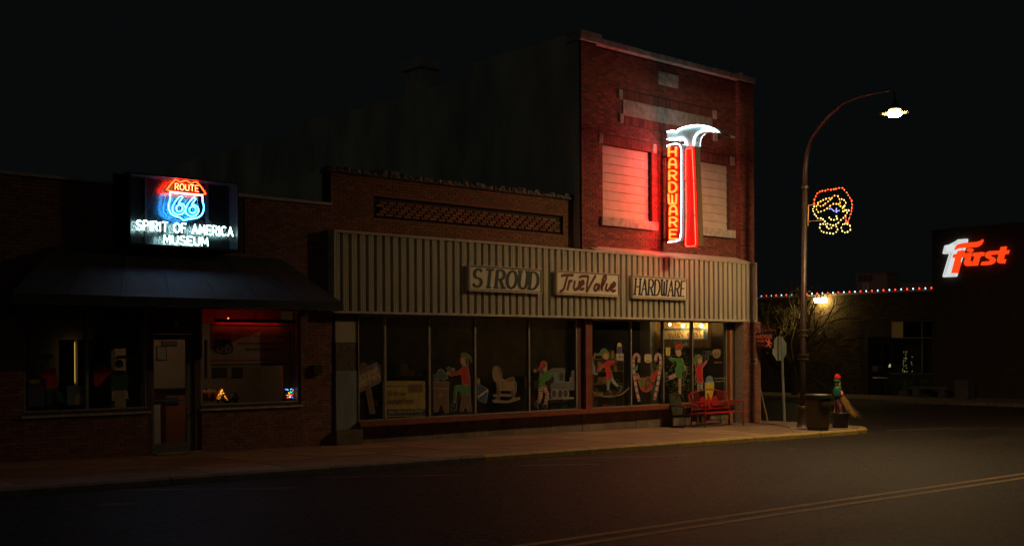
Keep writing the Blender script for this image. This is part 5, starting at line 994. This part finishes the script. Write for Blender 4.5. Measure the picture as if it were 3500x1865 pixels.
# red glowing light strip above the banner, timber boards behind
for i in range(7): MB().box(10.66 + i * .32, 10.66 + (i + 1) * .32 - .012, FY + .75, FY + .79, 2.72, 3.1).build("board", M("red_brown_boards", (.30, .12, .08), .6, .3, 3), mu)
for (x0_, x1_, y_, h_) in ((1350, 1960, 375, 26), (1450, 1830, 458, 34)):
    mb = MB(); x_ = x0_
    while x_ < x1_: w_ = random.uniform(10, 26); mb.poly([BN(x_, y_ + h_ / 2) + Vector((0, -.006, 0)), BN(x_ + w_, y_ + h_ / 2) + Vector((0, -.006, 0)), BN(x_ + w_, y_ - h_ / 2 * random.uniform(.3, 1)) + Vector((0, -.006, 0)), BN(x_, y_ - h_ / 2) + Vector((0, -.006, 0))]); x_ += w_ + 8
    mb.build("small_print", dk, bn)
rs = thing("red_light_strip", "short red light strip glowing above the museum banner", "light strip", (11.7, FY + .6, 2.75)); mb = MB()
za = S(480 + 1200 * .2477, 1080 + 58 * .2477, FY + .24)
for x_ in [za.x + .15 * i + random.uniform(-.03, .03) for i in range(-1, 9)]: mb.ball((x_, FY + .27, za.z + .0), .014, 6)
mb.ball((za.x + .02, FY + .24, za.z + .045), .013, 6)
mb.build("diode", EM("red_diode", (26, 1.1, .25)), rs, kind="stuff"); MB().box(za.x - .3, za.x + 1.6, FY + .215, FY + .225, za.z - .04, za.z + .03).build("channel", black, rs)
MB().box(I(1000, 1200, FY + .7).x, 12.9, FY + .7, FY + .8, 1.0, 2.75).build("timber_jamb", M("orange_jamb", (.42, .15, .06), .6), mu)
# lit triangle ornament, pumpkins, small coloured tree
p = I(758, 1366, FY + .35); tr_ = thing("lit_log_ornament", "little lit campfire ornament of sticks and amber bulbs on the museum sill", "ornament", p)
for a_, b_ in (((-.15, 0), (-.0, .34)), ((.15, 0), (-.02, .3)), ((-.05, 0), (.03, .28)), ((.07, 0), (-.04, .26)), ((.2, .02), (.28, .12))): MB().tube([p + Vector((a_[0], 0, a_[1])), p + Vector((b_[0], .03, b_[1]))], .012, 6).build("stick", M("lit_stick", (.4, .16, .04), .7), tr_)
mb = MB()
for i in range(34): v_ = random.random(); mb.ball(p + Vector((random.uniform(-1, 1) * .15 * (1 - v_), random.uniform(-.03, .03), v_ * .22)), random.uniform(.004, .008), 6)
mb.build("amber_bulb", EM("tiny_amber", (4.5, 1.7, .22)), tr_, kind="stuff")
for px_, r_, lb_ in ((703, .14, "orange pumpkin at the left end of the museum sill"), (724, .15, "orange pumpkin next to the lit stick ornament")):
    p = I(px_, 1370, FY + .5); t = thing("pumpkin", lb_, "pumpkin", p, "pumpkins on the museum sill"); n = 24
    MB().add([(p.x + math.sin(math.pi * j / 8) * r_ * (1 + .09 * math.cos(8 * 2 * math.pi * i / n)) * math.cos(2 * math.pi * i / n), p.y + math.sin(math.pi * j / 8) * r_ * (1 + .09 * math.cos(8 * 2 * math.pi * i / n)) * math.sin(2 * math.pi * i / n), p.z + r_ * .85 * (1 - math.cos(math.pi * j / 8))) for j in range(9) for i in range(n)], [[j * n + i, j * n + (i + 1) % n, (j + 1) * n + (i + 1) % n, (j + 1) * n + i] for j in range(8) for i in range(n)]).build("body", M("pumpkin_skin", (.5, .16, .04), .55), t, True); MB().tube([p + Vector((0, 0, r_ * 1.6)), p + Vector((.02, 0, r_ * 2.0))], .018, 6).build("stem", M("pumpkin_stem", (.12, .1, .04), .8), t)
p = I(996, 1366, FY + .3); t = thing("coloured_light_village", "tiny ornament box with coloured lights at the right end of the museum sill", "ornament", p); MB().box(p.x - .16, p.x + .16, p.y, p.y + .12, p.z - .02, p.z + .03).build("base", black, t)
for j, (nm, c_) in enumerate((("red", (7, .3, .15)), ("green", (.1, 4, 1.2)), ("blue", (.2, 1.2, 7)), ("amber", (5, 1.8, .3)))):
    mb = MB()
    for i in range(8): mb.ball(p + Vector((-.15 + .3 * random.random(), -.01, .05 + random.random() * .2)), .010, 6)
    mb.build(nm + "_bulb", EM("tiny_" + nm, c_), t, kind="stuff")
mb = MB()
for i in range(6): mb.box(p.x - .14 + i * .05, p.x - .115 + i * .05, p.y + .02, p.y + .05, p.z + .03, p.z + .12 + .1 * random.random())
mb.build("little_house", black, t, kind="stuff")
# lit gap of a door at the back left
Yd = 24.0; a_, b_ = I(256, 1308, Yd), I(262, 1168, Yd); t = thing("ajar_back_door", "blue door standing ajar with warm light in the narrow gap", "door", (a_.x, Yd, .1))
MB().box(a_.x, b_.x + .01, Yd + .12, Yd + .14, a_.z, b_.z).build("lit_gap", EM("lit_gap", (.9, .55, .14)), t); MB().box(a_.x - .32, a_.x - .005, Yd, Yd + .05, .1, b_.z + .05).build("leaf", M("blue_door_paint", (.05, .09, .14), .6), t); MB().box(b_.x + .02, b_.x + .5, Yd, Yd + .05, .1, b_.z + .05).build("frame", mroom, t)
# museum window figures
MG = FY + .066; A2 = (0, 1000, .4662)
art("painted_elf", "painted elf in red shirt holding a bulb in the left museum window", *A2, [("trousers", "dgreen", [(345, 700), (400, 700), (375, 820), (345, 825)]), ("leg", "dgreen", [(395, 700), (425, 690), (485, 800), (440, 815)]), ("shirt", "red", [(275, 590), (345, 550), (405, 548), (432, 690), (330, 705), (345, 640)]), ("arm", "grey", [(215, 520), (235, 525), (240, 570), (280, 585), (275, 600), (225, 580)]), ("face", "tan", ell(323, 505, 34, 34)), ("hat", "dgreen", [(285, 480), (300, 450), (360, 445), (400, 470), (355, 480)])], Y=MG, halo=0, group="painted figures on the museum windows")
art("painted_present", "painted purple and blue presents beside the museum elf", *A2, [("box", "purple", [(205, 685), (325, 675), (330, 835), (205, 832)]), ("box", "teal", [(240, 755), (325, 752), (322, 830), (245, 830)]), ("bow", "ochre", ell(255, 650, 40, 18))], Y=MG, halo=0, group="painted figures on the museum windows")
art("painted_present", "painted grey present with yellow side near the museum mullion", *A2, [("box", "bluegrey", [(490, 680), (610, 675), (625, 820), (490, 825)]), ("side", "ochre", [(550, 740), (615, 735), (618, 815), (552, 818)])], Y=MG, halo=0, group="painted figures on the museum windows")
art("painted_elf", "painted elf in green coat with red sack in the second museum pane", *A2, [("leg", "cream", [(825, 720), (850, 720), (838, 790), (818, 790)]), ("leg", "cream", [(912, 715), (935, 715), (945, 775), (922, 778)]), ("boot", "black", [(795, 795), (838, 790), (835, 815), (800, 825)]), ("boot", "black", [(922, 778), (948, 775), (985, 790), (960, 815), (930, 810)]), ("sack", "red", [(680, 590), (700, 545), (750, 530), (840, 570), (790, 610), (720, 690), (695, 690)]), ("coat", "dgreen", [(805, 600), (840, 570), (915, 570), (945, 620), (935, 690), (910, 715), (850, 715), (820, 680)]), ("face", "tan", ell(872, 520, 32, 32)), ("hat", "red", [(838, 490), (850, 465), (920, 455), (985, 480), (960, 492), (905, 480)])], Y=MG, halo=0, group="painted figures on the museum windows")

# ------------------------------------------------------------------ bank across the side street
BKX = 51.0; bzg = gz(30)
bk = thing("bank_building", "dark brick bank across the side street with tall block and lit wall lamp", "building", (BKX, 26.6, bzg))
bkm = M("bank_brick", (0.09, 0.065, 0.045), 0.85, .3, 3, .5, bscale=40)
zl = 4.86; YT = 26.64
wy0, wy1 = SX(3188, 1200, BKX).y, SX(2966, 1200, BKX).y; wzt = SX(3188, 1094, BKX).z
def bwall(mb, y0, y1, z0, z1, hs):
    ys = sorted(set([y0, y1] + [v for h in hs for v in h[:2]])); zs_ = sorted(set([z0, z1] + [v for h in hs for v in h[2:]]))
    for i in range(len(ys) - 1):
        for j in range(len(zs_) - 1):
            c0, c1 = (ys[i] + ys[i + 1]) / 2, (zs_[j] + zs_[j + 1]) / 2
            if not any(h[0] < c0 < h[1] and h[2] < c1 < h[3] for h in hs): mb.box(BKX, BKX + .4, ys[i], ys[i + 1], zs_[j], zs_[j + 1])
ydoor = SX(3047, 1250, BKX).y; zdo = SX(3000, 1157, BKX).z
bwall(mb := MB(), YT, 62, bzg - .1, zl, [(wy0, ydoor, bzg, wzt), (ydoor, wy1, bzg, zdo + .1)]); mb.build("wall", bkm, bk)
z_ = bzg + .1; mb = MB()
rowi = 0
while z_ < zl - .3:
    y_ = 27.0
    while y_ < 40:
        if not (wy0 - .25 < y_ < wy1 and z_ < wzt + .02) and random.random() < .92: mb.box(BKX - .015, BKX + .01, y_ + (.16 if rowi % 2 else 0), y_ + .3 + (.16 if rowi % 2 else 0), z_, z_ + .085, random.random())
        y_ += .32
    z_ += .1; rowi += 1
mb.build("brickwork", M("bank_brick_units", (0.13, 0.095, 0.055), 0.85, .3, 5, tint=.3), bk, kind="stuff")
MB().box(BKX - .08, BKX + .45, YT, 62, zl, zl + .1).build("coping", flash, bk)
MB().box(BKX - .25, BKX + 12, 12, YT - .002, bzg - .1, SX(3193, 785, BKX - .25).z).build("tower_block", bkm, bk); MB().box(BKX + .4, BKX + 14, YT, 62, zl - .6, zl - .5).build("roof", darkroom, bk)
MB().box(BKX + 6, BKX + 6.2, YT, 40, bzg, zl - .6).build("inner_wall", M("bank_room", (.16, .17, .15), .9), bk); MB().box(BKX + .4, BKX + 6, YT, 40, bzg, bzg + .02).build("floor", room, bk)
# door, windows
def BP(px, py): return SX(px, py, BKX + .1)
dk2 = darkframe
mb = MB()
for yy in (ydoor + .03, wy1 - .06, lerp(ydoor, wy1, .42)): mb.box(BKX + .05, BKX + .13, yy - .04, yy + .04, bzg, zdo)
mb.box(BKX + .05, BKX + .13, ydoor, wy1, zdo - .25, zdo + .1); mb.box(BKX + .05, BKX + .13, ydoor, wy1, bzg, bzg + 1.0)
dd = mb.build("door", dk2, bk); MB().box(BKX + .08, BKX + .086, ydoor, wy1, bzg + 1.0, zdo - .25).build("pane", glass, dd); MB().tube([(BKX - .0, ydoor + .2, bzg + .85), (BKX - .0, wy1 - .25, bzg + .85)], .015, 6).build("push_bar", alu, dd)
zm = SX(3120, 1154, BKX).z; zsl = SX(3120, 1278, BKX).z; ym = SX(3150, 1154, BKX).y; yc = SX(3085, 1154, BKX).y
wn = MB().box(BKX + .02, BKX + .1, wy0, ydoor - .01, zm - .03, zm + .03).build("window", alu, bk)
MB().box(BKX + .03, BKX + .09, ym - .04, ym + .04, zsl, wzt).build("mullion", alu, wn); MB().box(BKX - .02, BKX + .3, wy0, ydoor - .01, bzg, zsl).build("panel_below", M("bank_panel", (.05, .06, .06), .5), wn); MB().box(BKX - .05, BKX + .1, wy0, ydoor, zsl, zsl + .05).build("window_sill", alu, wn)
for y0, y1, z0, z1 in ((wy0, ym - .04, zsl + .05, zm - .03), (ym + .04, ydoor - .01, zsl + .05, zm - .03), (wy0, ym - .04, zm + .03, wzt), (ym + .04, yc, zm + .03, wzt)): MB().box(BKX + .06, BKX + .066, y0, y1, z0, z1).build("pane", glass, wn)
MB().box(BKX + .02, BKX + .1, wy0, ydoor, wzt - .03, wzt + .03).build("head_rail", alu, wn)
MB().box(BKX + .02, BKX + .06, yc, ydoor - .01, zm + .03, wzt - .03).build("copper_panel", M("glowing_copper", (.25, .14, .04), .5, .5, 3, emit=(.02, .011, .0025)), wn)  # weak emission put into the copper stands in for its lighting
# wall lamp over the copper panel side and bulb of the facade floodlight
c = SX(2803, 1026, BKX - .3); wl = thing("bank_wall_lamp", "bright warm floodlight on the bank wall behind the bare tree", "wall lamp", c)
MB().box(c.x - .1, c.x + .12, c.y - .35, c.y + .35, c.z + .13, c.z + .2).build("housing", black, wl); MB().box(c.x - .08, c.x + .1, c.y - .33, c.y + .33, c.z - .12, c.z + .129).build("lens", EM("flood_light", (50, 34, 10)), wl); MB().tube([(c.x, c.y, c.z + .15), (BKX, c.y, c.z + .15)], .03, 6).build("arm", black, wl)
# string of coloured bulbs
ls = thing("light_string", "string of red and white bulbs along the bank roof edge", "string lights", (BKX, 31, zl + .1)); rb, wb = EM("string_red", (6, .25, .12)), EM("string_white", (2.6, 3.4, 4.2))
bul = [(120, 'w'), (160, 'r'), (199, 'w'), (236, 'r'), (277, 'w'), (315, 'r'), (357, 'w'), (395, 'r'), (436, 'w'), (475, 'r'), (516, 'w'), (557, 'r'), (598, 'w'), (640, 'r'), (680, 'w'), (722, 'r'), (765, 'w'), (809, 'r'), (852, 'w'), (895, 'r'), (940, 'w'), (985, 'r'), (1030, 'w'), (1075, 'r'), (1121, 'w'), (1167, 'r'), (1213, 'w'), (1260, 'r'), (1307, 'w'), (1355, 'r'), (1403, 'w'), (1450, 'r')]
wp = []
for u_, k in bul:
    y_ = SX(2550 + u_ * .437, 1000, BKX - .1).y; wp.append((BKX - .1, y_, zl + .15)); mb = MB(); mb.ball((BKX - .1, y_, zl + .14), .03 if k == 'r' else .026, 6, 1.3); mb.build("bulb", rb if k == 'r' else wb, ls)
MB().tube(wp, .008, 4).build("wire", black, ls)
# roof units
for (x0, y0, x1, y1, lb_) in ((2927, 932, 3030, 996, "louvred roof air unit on the bank, larger of two"), (3083, 968, 3184, 990, "low roof air unit on the bank beside the tall block")):
    X = BKX + 2.2; a_, b_ = SX(x0, y1, X), SX(x1, y0, X); t = thing("roof_air_unit", lb_, "air conditioner", (X, (a_.y + b_.y) / 2, zl - .5), "roof units on the bank")
    gm = M("roof_unit_tin", (.42, .33, .29), .6, .2, 4); MB().box(X, X + 1.2, b_.y, a_.y, zl - .5, b_.z).build("casing", gm, t); MB().box(X - .05, X + 1.25, b_.y - .05, a_.y + .05, b_.z, b_.z + .05).build("lid", gm, t)
    if x0 == 2927:
        MB().box(X - .012, X - .002, lerp(b_.y, a_.y, .45), a_.y - .1, b_.z - .38, b_.z - .06).build("vent", black, t)
        for k in range(9): y_ = lerp(lerp(b_.y, a_.y, .45), a_.y - .1, k / 8); MB().box(X - .03, X - .012, y_ - .02, y_ + .02, b_.z - .38, b_.z - .06).build("louvre", gm, t)
        for k in range(2): y_ = lerp(b_.y, a_.y, .58 + .12 * k); MB().box(X - .03, X - .002, y_, y_ + .14, b_.z - .8, b_.z - .45).build("door_panel", whitep, t)
# lit First sign on the tall block
FX = BKX - .25
fs_ = thing("bank_lit_sign", "lit white numeral one with red First lettering on the tall block", "lit sign", SX(3330, 945, FX))
def FP(pts, d=.1): return [SX(3180 + a_ * .1456, 780 + b_ * .1456, FX - d) for a_, b_ in pts]
fw_ = EM("lit_white_face", (.70, .74, .73)); frd = EM("lit_red_face", (1.05, .062, .008))
MB().ext(FP([(345, 400), (430, 385), (540, 330), (600, 295), (640, 262), (850, 246), (868, 262), (860, 300), (610, 1120), (590, 1132), (300, 1145), (284, 1125), (295, 1080), (440, 595), (295, 600), (285, 580), (325, 420)]), (.1, 0, 0)).build("numeral", fw_, fs_)
mb = MB(); thn = lambda q_: mb.tube(FP(q_, .106), .006, 4)
thn([(352, 425), (312, 575), (470, 565)]); thn([(480, 570), (315, 1120), (575, 1105), (590, 1060)]); thn([(372, 455), (345, 548), (515, 540), (350, 1090), (550, 1078)]); thn([(530, 380), (640, 292), (840, 278), (825, 330)]); thn([(560, 395), (655, 320), (800, 306), (790, 335)]); thn([(765, 460), (745, 510)]); thn([(745, 462), (725, 512)])
mb.build("inline", M("inline_blue", (.02, .03, .08), .5), fs_)
for nm, q_ in (("swash", [(560, 515), (570, 470), (600, 410), (650, 370), (760, 345), (1080, 318), (1160, 295), (1222, 258), (1215, 310), (1180, 370), (1120, 420), (1060, 440), (700, 465), (640, 480)]),
               ("letter", [(640, 530), (785, 512), (772, 585), (955, 570), (905, 770), (960, 765), (935, 880), (840, 885), (790, 850), (785, 790), (820, 680), (730, 685), (628, 1052), (485, 1052), (580, 695), (515, 692), (535, 610), (615, 598)]), ("dot", ell(918, 512, 70, 46, 16)),
               ("letter", [(1000, 575), (1125, 562), (1122, 580), (1180, 552), (1250, 560), (1235, 645), (1170, 650), (1140, 680), (1090, 870), (970, 878), (1030, 660), (975, 655)]),
               ("letter", [(1640, 520), (1590, 605), (1395, 625), (1400, 650), (1490, 690), (1512, 750), (1480, 810), (1400, 850), (1300, 862), (1172, 865), (1205, 785), (1390, 765), (1400, 740), (1300, 690), (1275, 640), (1300, 570), (1370, 535)]),
               ("letter", [(1645, 438), (1772, 425), (1755, 515), (1838, 510), (1808, 600), (1728, 605), (1695, 715), (1755, 720), (1725, 825), (1610, 820), (1560, 780), (1565, 720), (1600, 610), (1592, 605), (1605, 520), (1625, 520)])):
    MB().ext(FP(q_, .14), (.13, 0, 0)).build(nm, frd, fs_)
# inside the bank: lit tree dots, boxes
dots = [(742, 596), (780, 596), (768, 631), (768, 676), (745, 681), (780, 686), (735, 718), (762, 714), (733, 752), (772, 775), (745, 786), (778, 812), (728, 830), (730, 857), (753, 852), (755, 860), (785, 858), (857, 664), (842, 736), (850, 764), (853, 853)]
ct0 = SX(2900 + 760 * .255, 1050 + 860 * .255, BKX + 1.2); t = thing("lit_christmas_tree", "dark christmas tree with tiny yellow lights inside the bank window", "christmas tree", (ct0.x, ct0.y, bzg)); mb = MB()
for a_, b_ in dots: mb.ball(SX(2900 + a_ * .255, 1050 + b_ * .255, BKX + 1.1), .010, 6)
mb.build("light_bulb", EM("tiny_yellow", (1.3, 1.2, .3)), t, kind="stuff"); mb = MB()
for k in range(9): mb.lathe([(.36 - .036 * k, 0), (.3 - .034 * k, .03), (.12, .26)], (ct0.x + .35, ct0.y, bzg + .4 + k * .2), 10)
mb.build("branches", M("tree_needles", (.01, .03, .012), .9), t); MB().tube([(ct0.x + .35, ct0.y, bzg + .02), (ct0.x + .35, ct0.y, bzg + .5)], .04).build("trunk", goods[1], t)
for px_, w_, y0, y1, lb_ in ((2986, .26, 1250, 1267, "white paper stack on the bank counter"), (3009, .14, 1247, 1258, "small orange box on the bank counter")):
    c = SX(px_, y1, BKX + 1.0); z1_ = SX(px_, y0, BKX + 1.0).z; t = thing("counter_box", lb_, "box", c); MB().box(c.x, c.x + .2, c.y - w_ / 2, c.y + w_ / 2, c.z, z1_).build("carton", EM("lit_white_carton", (.22, .17, .11)) if False else (whitep if w_ > .2 else goods[5]), t); MB().box(c.x - .002, c.x, c.y - w_ * .2, c.y + w_ * .2, lerp(c.z, z1_, .3), lerp(c.z, z1_, .6)).build("label_patch", goods[1], t)
bl_ = thing("bank_counter_lamp", "small desk lamp glowing behind the bank door", "lamp", (BKX + 2.2, 30.2, bzg + 1.1)); mb = MB(); mb.lathe([(.12, 0), (.06, .16)], (BKX + 2.2, 30.2, bzg + 1.35), 10); mb.build("shade", EM("desk_lamp", (.5, .42, .24)), bl_); MB().tube([(BKX + 2.2, 30.2, bzg + 1.05), (BKX + 2.2, 30.2, bzg + 1.35)], .015).build("stem", black, bl_)
ctb = thing("bank_counter", "low dark counter inside the bank door", "counter", (BKX + 1.2, 30, bzg)); MB().box(BKX + .9, BKX + 2.6, 28.4, 31.5, bzg, bzg + 1.0).build("body", M("bank_counter_wood", (.08, .05, .03), .6), ctb); MB().box(BKX + .85, BKX + 2.65, 28.35, 31.55, bzg + 1.0, bzg + 1.04).build("top", darkframe, ctb)
# stone bench, block, shrubs in front of the bank
p = SX(3182, 1358, BKX - 1.2); t = thing("stone_bench", "long low stone bench in front of the bank", "bench", (p.x, p.y, bzg)); stn = M("grey_bench_stone", (.16, .15, .12), .85, .3, 5)
ya, yb = SX(3112, 1335, BKX - 1.2).y, SX(3253, 1335, BKX - 1.2).y; MB().box(p.x - .25, p.x + .25, yb, ya, bzg + .40, bzg + .5).build("seat", stn, t)
for y_ in (lerp(ya, yb, .18), lerp(ya, yb, .8)): MB().box(p.x - .2, p.x + .2, y_ - .16, y_ + .16, bzg, bzg + .4).build("leg", stn, t)
a_, b_ = SX(3262, 1372, BKX - 2.0), SX(3308, 1306, BKX - 2.0); t = thing("concrete_block_bin", "dark square concrete bin beside the bank bench", "litter bin", (a_.x, a_.y, bzg)); MB().box(a_.x, a_.x + .7, b_.y, a_.y, bzg, b_.z).build("body", stn, t); MB().box(a_.x - .03, a_.x + .73, b_.y - .03, a_.y + .03, b_.z, b_.z + .07).build("lid", stn, t)
for px_, r_, lb_ in ((3096, .42, "spiky grass clump left of the bank bench"), (3163, .38, "leafy clump behind the bank bench")):
    c = SX(px_, 1340, BKX - .45); c.z = bzg; t = thing("grass_clump", lb_, "shrub", c, "shrubs under the bank window"); mb = MB()
    for i in range(260):
        a2 = random.random() * 6.28; h = random.uniform(.45, .95); o_ = Vector((math.cos(a2), math.sin(a2), 0)); s_ = c + o_ * random.uniform(0, .12); e_ = c + o_ * random.uniform(.15, r_ * 1.25) + Vector((0, 0, h)); mid = (s_ + e_) / 2 + Vector((0, 0, .14)); n_ = Vector((-o_.y, o_.x, 0)) * .014; mb.add([s_ - n_, s_ + n_, mid + n_, mid - n_, e_], [(0, 1, 2, 3), (3, 2, 4)])
    mb.build("blade", M("grass_blade", (.10, .17, .04), .6), t, kind="stuff"); mb = MB(); mb.lathe([(.3, 0), (.33, .25)], c, 12); mb.build("tub", stn, t)
# bare tree in front of the bank
tp_ = SX(2716, 1345, 48.3); tp_.z = bzg; tree = thing("bare_tree", "spreading bare winter tree lit from behind by the bank floodlight", "tree", tp_); random.seed(5)
tk, tw, lf = MB(), MB(), MB()
def grow_branch(p, d, L_, r_, lev):
    pts = [p]; dd = d.copy()
    for i in range(4):
        dd = (dd + Vector((random.gauss(0, .13), random.gauss(0, .13), random.gauss(.02, .09)))).normalized(); pts.append(pts[-1] + dd * (L_ / 4))
    (tk if lev < 2 else tw).tube(pts, r_, 6 if lev < 2 else (4 if lev < 4 else 3), r1=r_ * .62)
    if lev >= 5:
        if pts[-1].y > 35.0:
            for _ in range(4): c = pts[-1] + Vector((random.gauss(0, .1), random.gauss(0, .1), random.gauss(0, .1))); e1 = Vector((random.gauss(0, 1), random.gauss(0, 1), random.gauss(0, 1))).normalized() * .075; e2 = e1.orthogonal().normalized() * .04; lf.poly([c - e1, c + e2, c + e1, c - e2])
        return
    n = [3, 3, 3, 3, 3][lev]
    for k in range(n):
        a2 = random.random() * 6.28; q_ = dd.orthogonal().normalized(); q_ = (q_ * math.cos(a2) + dd.cross(q_) * math.sin(a2)); sp = random.uniform(.45, .95)
        nd = (dd + q_ * sp + Vector((0, 0, .10))).normalized(); st_ = pts[4] if k else pts[3]
        grow_branch(st_, nd, L_ * random.uniform(.62, .8), r_ * .6, lev + 1)
trunk_top = tp_ + Vector((0, .1, 1.5)); tk.tube([tp_, tp_ + Vector((.03, .02, .7)), trunk_top], .17, 8, r1=.13)
for a2, el_ in ((-1.9, .65), (-1.2, .95), (.6, .9), (1.7, .75), (2.6, 1.0), (-.4, 1.1)):
    grow_branch(trunk_top, Vector((math.cos(a2) * math.cos(el_) * .8, math.sin(a2) * math.cos(el_) * 1.2, math.sin(el_))).normalized(), 1.75, .085, 1)
bark = M("dark_bark", (.10, .075, .045), .85, .3, 8); tk.build("trunk", bark, tree); cw = tw.build("crown", M("twig_bark", (.22, .18, .09), .6), tree, kind="stuff"); lf.build("leaf", M("dry_winter_leaf", (.20, .19, .05), .55), tree, kind="stuff")
